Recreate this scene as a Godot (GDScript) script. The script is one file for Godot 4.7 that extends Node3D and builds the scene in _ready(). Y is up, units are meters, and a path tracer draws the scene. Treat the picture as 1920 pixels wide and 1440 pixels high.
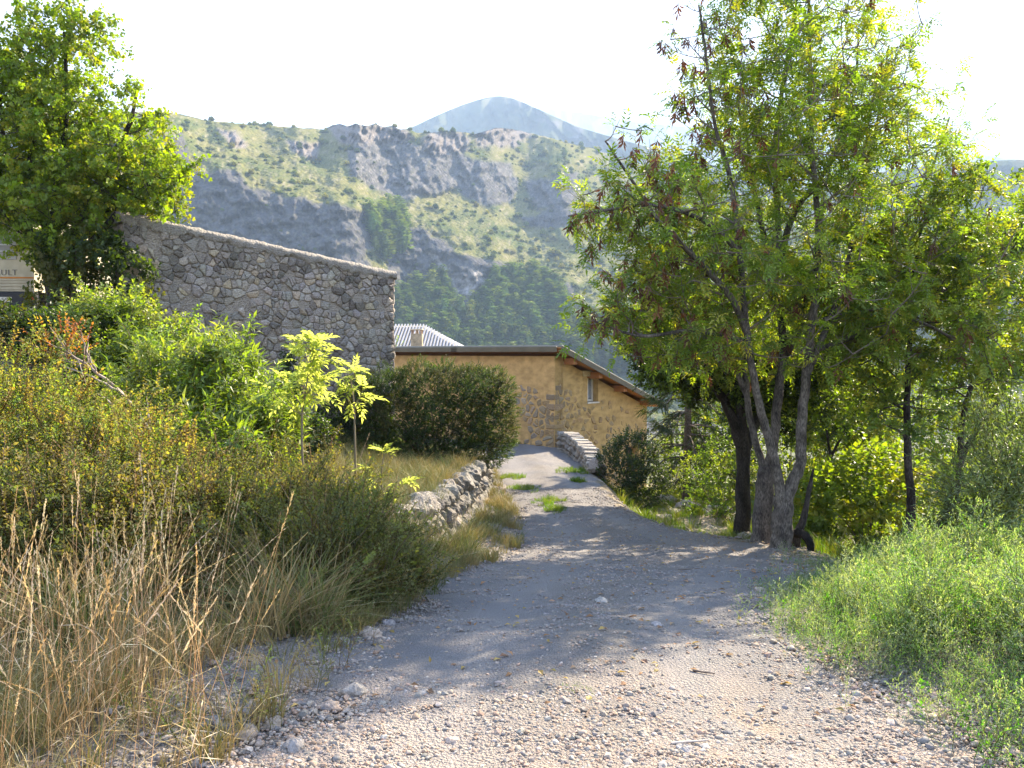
extends Node3D

const SUN_AZIMUTH := 38.0      # degrees to the right of straight ahead
const SUN_HEIGHT := 35.5

func _ready():
	rng.seed = 20231
	setup_noise()
	# camera
	var cam := Camera3D.new()
	cam.name = "camera"
	add_child(cam)
	cam.position = Vector3(0, 1.6, 0)
	cam.rotation_degrees = Vector3(-2.2, 0, 0)
	cam.fov = 50.0
	cam.near = 0.05
	cam.far = 12000.0
	cam.current = true
	# sky, haze, exposure
	var sm := ProceduralSkyMaterial.new()
	sm.sky_top_color = Color(0.52, 0.66, 0.92)
	sm.sky_horizon_color = Color(0.93, 0.96, 1.0)
	sm.sky_curve = 0.55
	sm.ground_bottom_color = Color(0.35, 0.33, 0.3)
	sm.ground_horizon_color = Color(0.75, 0.77, 0.8)
	sm.sky_energy_multiplier = 1.0
	var sky := Sky.new()
	sky.sky_material = sm
	var env := Environment.new()
	env.background_mode = Environment.BG_SKY
	env.sky = sky
	env.background_energy_multiplier = 0.38
	env.tonemap_mode = Environment.TONE_MAPPER_LINEAR
	env.tonemap_exposure = 8.2
	env.fog_enabled = true
	env.fog_density = 0.0002
	env.fog_light_color = Color(0.74, 0.86, 1.0)
	env.sdfgi_enabled = true
	env.ssao_enabled = true
	env.ssil_enabled = true
	var we := WorldEnvironment.new()
	we.name = "world_environment"
	we.environment = env
	add_child(we)
	# sun
	var sun := DirectionalLight3D.new()
	sun.name = "sun"
	sun.light_color = Color(1.0, 0.93, 0.82)
	sun.light_energy = 1.6
	sun.light_angular_distance = 0.5
	sun.shadow_enabled = true
	add_child(sun)
	sun.rotation_degrees = Vector3(-SUN_HEIGHT, 180.0 - SUN_AZIMUTH, 0)
	setup_materials()
	setup_leaves()
	build_ground()
	build_hills()
	build_house()
	build_metal_roof_house()
	build_stone_wall()
	build_retaining_wall()
	build_parapet()
	build_van()
	build_ash_trees()
	build_left_tree()
	build_garden()
	build_bank()
	build_weeds()
	build_grass()
	build_gravel()

# ---------------------------------------------------------------- helpers
var rng := RandomNumberGenerator.new()
var nz := FastNoiseLite.new()
var nf := FastNoiseLite.new()
var taken := {}
var anything: Callable
var M := {}
var L := {}

class MB:                                   # collects one mesh
	var v := PackedVector3Array()
	var n := PackedVector3Array()
	var c := PackedColorArray()
	var i := PackedInt32Array()
	func put(p: Vector3, col: Color, nn := Vector3.ZERO) -> int:
		v.push_back(p)
		c.push_back(col)
		n.push_back(nn)
		return v.size() - 1
	func tri(a: int, b: int, d: int) -> void:
		i.push_back(a)
		i.push_back(b)
		i.push_back(d)
	func quad(a: int, b: int, d: int, e: int) -> void:       # corners in clockwise order seen from outside
		tri(a, b, d)
		tri(a, d, e)
	func face(pts: Array, col: Color) -> void:
		var k := v.size()
		for p in pts:
			put(p, col)
		for j in range(1, pts.size() - 1):
			tri(k, k + j, k + j + 1)
	func smooth() -> void:
		for k in n.size():
			n[k] = Vector3.ZERO
		for k in range(0, i.size(), 3):
			var a := v[i[k]]
			var q := (v[i[k + 2]] - a).cross(v[i[k + 1]] - a)
			n[i[k]] += q
			n[i[k + 1]] += q
			n[i[k + 2]] += q
		for k in n.size():
			n[k] = n[k].normalized() if n[k].length_squared() > 1e-20 else Vector3.UP
	func mesh(with_normals := true) -> ArrayMesh:
		var a := []
		a.resize(Mesh.ARRAY_MAX)
		a[Mesh.ARRAY_VERTEX] = v
		a[Mesh.ARRAY_COLOR] = c
		a[Mesh.ARRAY_INDEX] = i
		if with_normals:
			a[Mesh.ARRAY_NORMAL] = n
		var m := ArrayMesh.new()
		m.add_surface_from_arrays(Mesh.PRIMITIVE_TRIANGLES, a)
		return m

func setup_noise():
	nz.seed = 7
	nz.noise_type = FastNoiseLite.TYPE_SIMPLEX_SMOOTH
	nz.fractal_type = FastNoiseLite.FRACTAL_NONE
	nz.frequency = 1.0
	nf.seed = 19
	nf.noise_type = FastNoiseLite.TYPE_SIMPLEX_SMOOTH
	nf.fractal_type = FastNoiseLite.FRACTAL_FBM
	nf.fractal_octaves = 4
	nf.frequency = 1.0

func rf(a: float, b: float) -> float:
	return rng.randf_range(a, b)

func rv() -> Vector3:
	var p := Vector3(rf(-1, 1), rf(-1, 1), rf(-1, 1))
	while p.length_squared() > 1.0 or p.length_squared() < 0.01:
		p = Vector3(rf(-1, 1), rf(-1, 1), rf(-1, 1))
	return p

func numbered(called: String, under: Node) -> String:
	var key := str(under.get_instance_id()) + called
	var k: int = taken.get(key, -1) + 1
	taken[key] = k
	return called if k == 0 else "%s_%03d" % [called, k]

func tag(o: Node, label := "", category := "", group := "", kind := "") -> Node:
	if label: o.set_meta("label", label)
	if category: o.set_meta("category", category)
	if group: o.set_meta("group", group)
	if kind: o.set_meta("kind", kind)
	return o

func thing(called: String, where: Vector3, label: String, category: String, group := "") -> Node3D:
	var o := Node3D.new()
	o.name = numbered(called, self)
	add_child(o)
	o.position = where
	tag(o, label, category, group)
	return o

func obj(called: String, mesh: Mesh, mat: Material, under: Node = self) -> MeshInstance3D:
	var o := MeshInstance3D.new()
	o.name = numbered(called, under)
	o.mesh = mesh
	o.material_override = mat
	under.add_child(o)
	return o

func multi(called: String, mesh: Mesh, mat: Material, under: Node, places: Array, colors: Array) -> MultiMeshInstance3D:
	var o := MultiMeshInstance3D.new()
	o.name = numbered(called, under)
	var m := MultiMesh.new()
	m.transform_format = MultiMesh.TRANSFORM_3D
	m.use_colors = true
	m.mesh = mesh
	m.instance_count = places.size()
	for k in places.size():
		m.set_instance_transform(k, places[k])
		m.set_instance_color(k, colors[k % colors.size()])
	o.multimesh = m
	o.material_override = mat
	under.add_child(o)
	return o

func tab(a: Array, x: float) -> float:       # smooth table: x0, y0, x1, y1, ...
	var last := a.size() / 2 - 1
	if x <= a[0]: return a[1]
	if x >= a[last * 2]: return a[last * 2 + 1]
	var k := 0
	while x > a[k * 2 + 2]:
		k += 1
	var x0: float = a[k * 2]
	var x1: float = a[k * 2 + 2]
	var y0: float = a[k * 2 + 1]
	var y1: float = a[k * 2 + 3]
	var m0 := (y1 - y0) / (x1 - x0)
	var m1 := m0
	if k > 0: m0 = 0.5 * (m0 + (y0 - float(a[k * 2 - 1])) / (x0 - float(a[k * 2 - 2])))
	if k < last - 1: m1 = 0.5 * (m1 + (float(a[k * 2 + 5]) - y1) / (float(a[k * 2 + 4]) - x1))
	var w := x1 - x0
	var t := (x - x0) / w
	var t2 := t * t
	var t3 := t2 * t
	return (2 * t3 - 3 * t2 + 1) * y0 + (t3 - 2 * t2 + t) * w * m0 + (-2 * t3 + 3 * t2) * y1 + (t3 - t2) * w * m1

func lin(a: Array, x: float) -> float:
	var last := a.size() / 2 - 1
	if x <= a[0]: return a[1]
	if x >= a[last * 2]: return a[last * 2 + 1]
	var k := 0
	while x > a[k * 2 + 2]:
		k += 1
	return lerpf(a[k * 2 + 1], a[k * 2 + 3], (x - a[k * 2]) / (a[k * 2 + 2] - a[k * 2]))

func vary(c: Color, by: float) -> Color:
	var k := 1.0 + rf(-by, by)
	return Color(c.r * k * (1 + rf(-by, by) * 0.3), c.g * k, c.b * k * (1 + rf(-by, by) * 0.3))

func pick(a: Array) -> Variant:
	return a[rng.randi() % a.size()]

func basis_to(dir: Vector3, up: Vector3, s := 1.0) -> Basis:  # y along dir, z as near up as can be
	var y := dir.normalized()
	var z := up - y * y.dot(up)
	if z.length_squared() < 1e-4:
		z = Vector3(1, 0, 0.3) - y * y.dot(Vector3(1, 0, 0.3))
	z = z.normalized()
	return Basis(y.cross(z) * s, y * s, z * s)

# ---------------------------------------------------------------- shapes
func tube(mb: MB, pts: PackedVector3Array, r0: float, r1: float, sides: int, col: Color, lumps := 0.0, flare := 0.0) -> void:
	var last := pts.size() - 1
	var t := (pts[1] - pts[0]).normalized()
	var x := t.cross(Vector3(0.31, 0.17, 0.93)).normalized()
	var first := mb.v.size()
	for k in last + 1:
		t = (pts[mini(k + 1, last)] - pts[maxi(k - 1, 0)]).normalized()
		x = (x - t * t.dot(x)).normalized()
		var y := t.cross(x)
		var f := float(k) / last
		var r := lerpf(r0, r1, f) * (1.0 + flare * pow(maxf(0.0, 1.0 - f * 7.0), 2.0))
		for j in sides:
			var a := TAU * j / sides
			var o := x * cos(a) + y * sin(a)
			var rr := r
			if lumps > 0.0:
				rr *= 1.0 + lumps * nz.get_noise_3dv((pts[k] + o * r) * 2.5) + lumps * 0.4 * nz.get_noise_3dv((pts[k] + o * r) * 9.0)
			var tone := 1.0
			if lumps > 0.0:                                          # pale lichen and dark blotches of the bark
				var q := (pts[k] + o * r) * Vector3(7.0, 3.5, 7.0)
				tone = clampf(0.95 + 0.75 * nz.get_noise_3dv(q) + 0.4 * nz.get_noise_3dv(q * 2.7), 0.45, 1.5)
			mb.put(pts[k] + o * rr, Color(col.r * tone, col.g * tone, col.b * tone), o)
	for k in last:
		for j in sides:
			var a := first + k * sides + j
			var b := first + k * sides + (j + 1) % sides
			mb.tri(a, a + sides, b)
			mb.tri(b, a + sides, b + sides)

func curve(pts: Array, per: int) -> PackedVector3Array:        # Catmull-Rom through the points
	var out := PackedVector3Array()
	var n := pts.size()
	for k in n - 1:
		var a: Vector3 = pts[maxi(k - 1, 0)]
		var b: Vector3 = pts[k]
		var c: Vector3 = pts[k + 1]
		var d: Vector3 = pts[mini(k + 2, n - 1)]
		for j in per:
			out.push_back(b.cubic_interpolate(c, a, d, float(j) / per))
	out.push_back(pts[n - 1])
	return out

func box(mb: MB, a: Vector3, b: Vector3, col: Color, bevel := 0.0) -> void:   # axis-aligned, from corner a to corner b
	var c := (a + b) / 2
	var h := (b - a) / 2
	hexa(mb, Transform3D(Basis(), c), h, col, bevel)

func hexa(mb: MB, at: Transform3D, h: Vector3, col: Color, bevel := 0.0) -> void:
	var e := minf(bevel, minf(h.x, minf(h.y, h.z)) * 0.45)
	for axis in 3:
		for s in [-1.0, 1.0]:
			var u := (axis + 1) % 3
			var w := (axis + 2) % 3
			var q := []
			for k in [[-1, -1], [-1, 1], [1, 1], [1, -1]]:
				var p := Vector3()
				p[axis] = s * h[axis]
				p[u] = k[0] * (h[u] - e)
				p[w] = k[1] * (h[w] - e)
				q.append(at * p)
			if s < 0: q.reverse()
			mb.face(q, col)
			if e > 0.0:
				for s2 in [-1.0, 1.0]:                            # bevel strip between the axis face and the u face
					var q2 := []
					for k in [-1, 1]:
						var p := Vector3()
						p[axis] = s * h[axis]
						p[u] = s2 * (h[u] - e)
						p[w] = k * (h[w] - e)
						q2.append(at * p)
					for k in [1, -1]:
						var p := Vector3()
						p[axis] = s * (h[axis] - e)
						p[u] = s2 * h[u]
						p[w] = k * (h[w] - e)
						q2.append(at * p)
					if s * s2 < 0: q2.reverse()
					mb.face(q2, col)
	if e > 0.0:
		for sx in [-1.0, 1.0]:
			for sy in [-1.0, 1.0]:
				for sz in [-1.0, 1.0]:
					var q3 := [at * Vector3(sx * h.x, sy * (h.y - e), sz * (h.z - e)), at * Vector3(sx * (h.x - e), sy * h.y, sz * (h.z - e)), at * Vector3(sx * (h.x - e), sy * (h.y - e), sz * h.z)]
					if sx * sy * sz > 0: q3.reverse()
					mb.face(q3, col)

func ico(sub: int) -> Array:                  # [points, triangles] of a unit sphere
	var g := (1.0 + sqrt(5.0)) / 2.0
	var p := []
	for q in [[-1, g, 0], [1, g, 0], [-1, -g, 0], [1, -g, 0], [0, -1, g], [0, 1, g], [0, -1, -g], [0, 1, -g], [g, 0, -1], [g, 0, 1], [-g, 0, -1], [-g, 0, 1]]:
		p.append(Vector3(q[0], q[1], q[2]).normalized())
	var t := [[0, 11, 5], [0, 5, 1], [0, 1, 7], [0, 7, 10], [0, 10, 11], [1, 5, 9], [5, 11, 4], [11, 10, 2], [10, 7, 6], [7, 1, 8], [3, 9, 4], [3, 4, 2], [3, 2, 6], [3, 6, 8], [3, 8, 9], [4, 9, 5], [2, 4, 11], [6, 2, 10], [8, 6, 7], [9, 8, 1]]
	for k in sub:
		var mid := {}
		var t2 := []
		for f in t:
			var m := []
			for e in 3:
				var a: int = f[e]
				var b: int = f[(e + 1) % 3]
				var key := mini(a, b) * 100000 + maxi(a, b)
				if not mid.has(key):
					mid[key] = p.size()
					p.append(((p[a] + p[b]) / 2).normalized())
				m.append(mid[key])
			t2.append_array([[f[0], m[0], m[2]], [f[1], m[1], m[0]], [f[2], m[2], m[1]], [m[0], m[1], m[2]]])
		t = t2
	return [p, t]

func rock(mb: MB, at: Transform3D, sub: int, seed_at: Vector3, rough: float, col: Color, cuts := 5) -> void:
	var s := ico(sub)
	var first := mb.v.size()
	var planes := []
	for k in cuts:
		planes.append([rv().normalized(), rf(0.62, 0.9)])
	for p: Vector3 in s[0]:
		var r := 1.0 + rough * nz.get_noise_3dv(p * 1.3 + seed_at) + rough * 0.45 * nz.get_noise_3dv(p * 3.7 + seed_at)
		var q := p * r
		for pl in planes:
			var over: float = q.dot(pl[0]) - pl[1]
			if over > 0: q -= pl[0] * over * 0.85
		mb.put(at * q, col)
	for f in s[1]:
		mb.tri(first + f[0], first + f[2], first + f[1])

# ---------------------------------------------------------------- materials
func ntex(seed_: int, freq: float, size: int, dark: Color, light: Color, octaves := 4, kind := FastNoiseLite.TYPE_SIMPLEX_SMOOTH, normal := 0.0) -> NoiseTexture2D:
	var f := FastNoiseLite.new()
	f.seed = seed_
	f.noise_type = kind
	f.frequency = freq
	f.fractal_type = FastNoiseLite.FRACTAL_FBM
	f.fractal_octaves = octaves
	f.fractal_gain = 0.55
	var t := NoiseTexture2D.new()
	t.width = size
	t.height = size
	t.seamless = true
	t.noise = f
	if normal > 0:
		t.as_normal_map = true
		t.bump_strength = normal
	else:
		var g := Gradient.new()
		g.set_color(0, dark)
		g.set_color(1, light)
		t.color_ramp = g
	return t

func mat(rough := 0.9, tex: Texture2D = null, scale := Vector3.ONE, height: Texture2D = null, relief := 1.0, spec := 0.3) -> StandardMaterial3D:
	var m := StandardMaterial3D.new()
	m.vertex_color_use_as_albedo = true
	m.roughness = rough
	m.metallic_specular = spec
	m.cull_mode = BaseMaterial3D.CULL_DISABLED
	if tex:
		m.albedo_texture = tex
	if height:
		m.heightmap_enabled = true
		m.heightmap_texture = height
		m.heightmap_scale = relief
	if tex or height:
		m.uv1_triplanar = true
		m.uv1_world_triplanar = true
		m.uv1_scale = scale
	return m

func leafy(rough: float, through: Color, spec := 0.45) -> StandardMaterial3D:
	var m := mat(rough, null, Vector3.ONE, null, 1.0, spec)
	m.backlight_enabled = true
	m.backlight = through
	return m

func setup_materials():
	var g := func(v: float) -> Color: return Color(v, v, v)
	var fine := ntex(1, 0.035, 512, g.call(0.62), Color(1.05, 1.03, 1.0), 5)
	var grain := ntex(2, 0.12, 512, g.call(0.5), g.call(1.1), 3)
	var lumps := ntex(3, 0.02, 512, g.call(0.0), g.call(1.0), 5)
	var cells := ntex(4, 0.06, 512, g.call(0.0), g.call(1.0), 3, FastNoiseLite.TYPE_CELLULAR)
	var bark := ntex(5, 0.03, 512, g.call(0.35), g.call(1.15), 5)
	M.soil = mat(0.95, grain, Vector3(1.3, 1.3, 1.3), lumps, 5.0)
	M.road = mat(0.9, grain, Vector3(1.9, 1.9, 1.9), cells, 2.2)
	M.pebble = mat(0.85, fine, Vector3(7, 7, 7))
	M.stone = mat(0.9, fine, Vector3(1.7, 1.7, 1.7), lumps, 3.0)
	M.mortar = mat(0.95, fine, Vector3(2.3, 2.3, 2.3), lumps, 4.0)
	M.render = mat(0.95, ntex(6, 0.012, 512, g.call(0.74), g.call(1.08), 5), Vector3(0.6, 0.6, 0.6), grain, 0.25)
	M.bark = mat(0.95, bark, Vector3(3.2, 0.9, 3.2), bark, 1.0)
	M.twig = mat(0.9)
	M.paint = mat(0.45, ntex(8, 0.006, 512, g.call(0.85), g.call(1.02), 3), Vector3(0.8, 0.8, 0.8))
	M.plain = mat(0.6)
	M.wood = mat(0.75, ntex(9, 0.02, 512, g.call(0.7), g.call(1.05), 4), Vector3(8, 1.2, 8))
	M.tin = mat(0.45, ntex(10, 0.01, 512, g.call(0.8), g.call(1.05), 4), Vector3(0.5, 0.5, 0.5), null, 1.0, 0.5)
	M.hill = mat(1.0, ntex(11, 0.05, 512, g.call(0.55), g.call(1.1), 5), Vector3(0.012, 0.012, 0.012), null, 1.0, 0.0)
	M.hill.heightmap_enabled = true
	M.hill.heightmap_texture = lumps
	M.hill.heightmap_scale = 250.0
	M.leaf = leafy(0.42, Color(1.08, 1.12, 0.42))
	M.matleaf = leafy(0.6, Color(1.06, 1.1, 0.55), 0.35)
	M.dry = leafy(0.6, Color(0.8, 0.75, 0.6), 0.35)
	M.far_leaf = leafy(0.9, Color(0.9, 0.95, 0.5), 0.1)
	M.glass = StandardMaterial3D.new()
	M.glass.albedo_color = Color(0.7, 0.75, 0.8, 0.25)
	M.glass.roughness = 0.05
	M.glass.transparency = BaseMaterial3D.TRANSPARENCY_ALPHA
	M.lens = mat(0.2)

# ---------------------------------------------------------------- leaves
func blade(mb: MB, base: Vector3, dir: Vector3, up: Vector3, length: float, width: float, fold := 0.15, droop := 0.1, wide_at := 0.42) -> void:
	var b := basis_to(dir, up)
	var col := Color.WHITE
	var k := mb.v.size()
	mb.put(base, col)
	mb.put(base + b.y * length * wide_at + b.x * width * 0.5 + b.z * width * fold, col)
	mb.put(base + b.y * length * wide_at, col)
	mb.put(base + b.y * length * wide_at - b.x * width * 0.5 + b.z * width * fold, col)
	mb.put(base + b.y * length - b.z * length * droop, col)
	mb.tri(k, k + 1, k + 2)
	mb.tri(k, k + 2, k + 3)
	mb.tri(k + 1, k + 4, k + 2)
	mb.tri(k + 2, k + 4, k + 3)

func stick(mb: MB, a: Vector3, b: Vector3, r: float) -> void:     # thin three-sided stem
	var t := (b - a).normalized()
	var x := t.cross(Vector3(0.3, 0.2, 0.9)).normalized()
	var y := t.cross(x)
	var k := mb.v.size()
	for j in 3:
		var o := (x * cos(TAU * j / 3) + y * sin(TAU * j / 3)) * r
		mb.put(a + o, Color(0.75, 0.6, 0.5))
		mb.put(b + o * 0.6, Color(0.75, 0.6, 0.5))
	for j in 3:
		var p := k + j * 2
		var q := k + (j + 1) % 3 * 2
		mb.tri(p, p + 1, q)
		mb.tri(q, p + 1, q + 1)

func pinnate(pairs: int, length: float, leaf_l: float, leaf_w: float, droop: float) -> ArrayMesh:
	var mb := MB.new()
	var at := func(f: float) -> Vector3: return Vector3(0, length * f, -droop * length * f * f)
	stick(mb, at.call(0.0), at.call(0.5), leaf_w * 0.06)
	stick(mb, at.call(0.5), at.call(1.0), leaf_w * 0.05)
	for k in pairs:
		var f := 0.3 + 0.62 * k / maxf(1.0, pairs - 1.0)
		for s in [-1.0, 1.0]:
			var d := Vector3(s * rf(0.75, 1.0), rf(0.45, 0.8), rf(-0.35, 0.1))
			blade(mb, at.call(f), d, Vector3(rf(-0.3, 0.3), rf(-0.2, 0.2), 1), leaf_l * rf(0.8, 1.1), leaf_w * rf(0.85, 1.1), 0.2, rf(0.05, 0.3))
	blade(mb, at.call(1.0), Vector3(0, 1, -droop * 1.5), Vector3(0, 0.2, 1), leaf_l * 1.1, leaf_w, 0.2, 0.2)
	return mb.mesh(false)

func sprig(count: int, length: float, leaf_l: float, leaf_w: float, spread := 0.9, lobes := false, droop := 0.15) -> ArrayMesh:
	var mb := MB.new()
	stick(mb, Vector3.ZERO, Vector3(0, length, 0), 0.0016 + length * 0.008)
	for k in count:
		var f := (k + 0.6) / count
		var a := k * 2.4 + rf(-0.5, 0.5)
		var d := Vector3(cos(a) * spread, rf(0.3, 0.8), sin(a) * spread)
		if k == count - 1: d = Vector3(rf(-0.3, 0.3), 1, rf(-0.3, 0.3))
		var up := Vector3(rf(-0.6, 0.6), 1.0, rf(-0.6, 0.6) + 0.4)
		var b := Vector3(0, length * f, 0)
		var ll := leaf_l * rf(0.7, 1.15)
		if lobes:
			var dn := d.normalized()
			var bb := basis_to(dn, up)
			stick(mb, b, b + dn * ll * 0.35, 0.0012)
			for s in [-0.95, 0.0, 0.95]:
				blade(mb, b + dn * ll * 0.35, bb.y * cos(s) + bb.x * sin(s), bb.z, ll * (0.62 if s != 0.0 else 0.75), leaf_w * 0.62, 0.1, 0.12, 0.55)
		else:
			blade(mb, b, d, up, ll, leaf_w * rf(0.8, 1.15), 0.2, droop)
	return mb.mesh(false)

func key_bunch() -> ArrayMesh:                # hanging bunch of ash keys
	var mb := MB.new()
	stick(mb, Vector3.ZERO, Vector3(0, 0.05, 0), 0.002)
	for k in 15:
		var d := Vector3(rf(-0.75, 0.75), rf(0.5, 1.0), rf(-0.75, 0.75))
		blade(mb, Vector3(0, rf(0.0, 0.06), 0), d, rv(), rf(0.04, 0.06), 0.011, 0.2, 0.1, 0.6)
	return mb.mesh(false)

func grass_tuft_mesh(count: int, height: float, width: float, lean: float, spread: float) -> ArrayMesh:
	var mb := MB.new()
	for k in count:
		var a := rf(0, TAU)
		var o := Vector3(cos(a), 0, sin(a))
		var p := o * spread * sqrt(rng.randf())
		var h := height * rf(0.45, 1.0)
		var w := width * rf(0.6, 1.2)
		var out := Vector3(o.x + rf(-0.6, 0.6), 0, o.z + rf(-0.6, 0.6)) * lean * rf(0.2, 1.2)
		var side := Vector3(rf(-1, 1), 0, rf(-1, 1)).normalized()
		var first := mb.v.size()
		var segs := 4
		var tint := rf(0.75, 1.2)
		for j in segs + 1:
			var f := float(j) / segs
			var q := p + Vector3(0, h * (f - 0.28 * lean * f * f), 0) + out * h * f * f
			var ww := w * (1.0 - f * f) + 0.0004
			mb.put(q - side * ww, Color(tint, tint, tint))
			mb.put(q + side * ww, Color(tint, tint, tint))
		for j in segs:
			var q := first + j * 2
			mb.tri(q, q + 2, q + 1)
			mb.tri(q + 1, q + 2, q + 3)
	return mb.mesh(false)

func dry_stalk(height: float, lean: float, head: float) -> ArrayMesh:    # one tall grass stalk with its seed head
	var mb := MB.new()
	var pts := PackedVector3Array()
	for j in 9:
		var f := j / 8.0
		pts.push_back(Vector3(lean * height * f * f, height * (f - 0.18 * absf(lean) * f * f), lean * 0.2 * height * f * f))
	for j in 8:
		stick(mb, pts[j], pts[j + 1], lerpf(0.0014, 0.0007, j / 8.0))
	for k in 44:
		var f := 1.0 - head * rng.randf()
		var j := mini(7, int(f * 8.0))
		var p := pts[j].lerp(pts[j + 1], f * 8.0 - j)
		var t := (pts[j + 1] - pts[j]).normalized()
		blade(mb, p, t + rv() * 0.4, rv(), rf(0.012, 0.024), 0.0024, 0.3, 0.05)
	for k in 1:
		var f := rf(0.05, 0.4)
		var j := mini(7, int(f * 8.0))
		var o := Vector3(rf(-1, 1), rf(0.4, 1.2), rf(-1, 1))
		var p := pts[j]
		for q in 3:
			var p2 := p + o.normalized() * height * 0.11
			blade(mb, p, p2 - p, rv(), (p2 - p).length() * 1.25, 0.0035, 0.2, 0.0, 0.5)
			o += Vector3(0, -0.55, 0)
			p = p2
	return mb.mesh(false)

func feathery(height: float) -> ArrayMesh:    # upright weed with many narrow leaves and plumed side shoots
	var mb := MB.new()
	var lean := rf(-0.15, 0.15)
	var top := Vector3(lean * height, height, rf(-0.1, 0.1) * height)
	stick(mb, Vector3.ZERO, top * 0.55, 0.003)
	stick(mb, top * 0.55, top, 0.0018)
	for k in 9:
		var f := 0.18 + 0.8 * k / 9.0
		var a := k * 2.4 + rf(-0.4, 0.4)
		var d := Vector3(cos(a), rf(0.7, 1.3), sin(a)).normalized()
		var length := height * (0.42 - 0.3 * f) * rf(0.7, 1.2)
		var b := top * f
		stick(mb, b, b + d * length, 0.0012)
		for q in 9:
			var g := (q + 1.0) / 9.0
			blade(mb, b + d * length * g, d + rv() * 1.0, Vector3(rf(-0.5, 0.5), 1, rf(-0.5, 0.5)), rf(0.016, 0.032), rf(0.0045, 0.008), 0.2, 0.15, 0.5)
	for q in 12:
		blade(mb, top * rf(0.75, 1.0), top.normalized() + rv() * 0.8, rv(), rf(0.014, 0.024), 0.006, 0.2, 0.1, 0.5)
	return mb.mesh(false)

func setup_leaves():
	rng.seed = 91
	L.ash = [pinnate(4, 0.2, 0.082, 0.027, 0.25), pinnate(4, 0.22, 0.085, 0.03, 0.45), pinnate(3, 0.17, 0.08, 0.03, 0.1)]
	L.big_ash = [pinnate(4, 0.28, 0.125, 0.05, 0.45), pinnate(3, 0.24, 0.125, 0.052, 0.6)]
	L.keys = [key_bunch(), key_bunch()]
	L.maple = [sprig(6, 0.16, 0.08, 0.066, 0.9, true), sprig(6, 0.15, 0.072, 0.06, 0.9, true)]
	L.ovate = [sprig(8, 0.2, 0.07, 0.042), sprig(7, 0.17, 0.065, 0.04)]
	L.bramble = [sprig(7, 0.16, 0.062, 0.045, 1.0), sprig(6, 0.14, 0.058, 0.044, 1.0)]
	L.small = [sprig(11, 0.16, 0.034, 0.021, 0.8), sprig(13, 0.2, 0.028, 0.018, 0.8), sprig(9, 0.2, 0.04, 0.024, 0.8)]
	L.hedge = [sprig(10, 0.12, 0.036, 0.022, 0.9), sprig(9, 0.11, 0.034, 0.02, 0.9)]
	L.lance = [sprig(9, 0.24, 0.13, 0.034, 1.1, false, 0.25), sprig(8, 0.2, 0.12, 0.032, 1.1, false, 0.3)]
	L.willow = [sprig(13, 0.34, 0.09, 0.012, 0.6, false, 0.3), sprig(12, 0.3, 0.085, 0.011, 0.6, false, 0.3)]
	L.broad = [sprig(7, 0.26, 0.12, 0.085, 1.0), sprig(6, 0.22, 0.11, 0.08, 1.0)]
	L.needle = [needle_sprig(), needle_sprig()]
	L.grass = [grass_tuft_mesh(26, 0.28, 0.0032, 0.5, 0.07), grass_tuft_mesh(22, 0.32, 0.003, 0.7, 0.09)]
	L.long_grass = [grass_tuft_mesh(22, 0.55, 0.0028, 0.75, 0.1), grass_tuft_mesh(20, 0.5, 0.0028, 0.9, 0.12)]
	L.short_grass = [grass_tuft_mesh(30, 0.12, 0.0026, 0.6, 0.06), grass_tuft_mesh(26, 0.1, 0.0026, 0.8, 0.06)]
	L.stalk = [dry_stalk(0.85, 0.1, 0.22), dry_stalk(0.7, 0.4, 0.25), dry_stalk(0.95, 0.2, 0.2), dry_stalk(0.75, 0.65, 0.3), dry_stalk(0.8, -0.15, 0.24), dry_stalk(1.0, 0.05, 0.16)]
	L.feather = [feathery(0.5), feathery(0.42), feathery(0.6)]

func needle_sprig() -> ArrayMesh:
	var mb := MB.new()
	stick(mb, Vector3.ZERO, Vector3(0, 0.26, 0), 0.004)
	for k in 34:
		var a := k * 2.4
		blade(mb, Vector3(0, 0.26 * k / 34.0, 0), Vector3(cos(a), 0.8, sin(a) * 0.7), Vector3(0, 0.5, 1), 0.03, 0.006, 0.2, 0.1, 0.5)
	return mb.mesh(false)

# ---------------------------------------------------------------- plants
func inside(p: Vector3, hull: Array) -> bool:
	for e in hull:
		var q: Vector3 = (p - e[0]) / e[1]
		if q.length_squared() < 1.0: return true
	return false

func limb(p: Vector3, dir: Vector3, length: float, segs: int, wob: float, lift: float) -> PackedVector3Array:
	var pts := PackedVector3Array([p])
	var d := dir.normalized()
	for k in segs:
		d = (d + rv() * wob + Vector3(0, lift, 0)).normalized()
		p += d * length / segs
		pts.push_back(p)
	return pts

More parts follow.
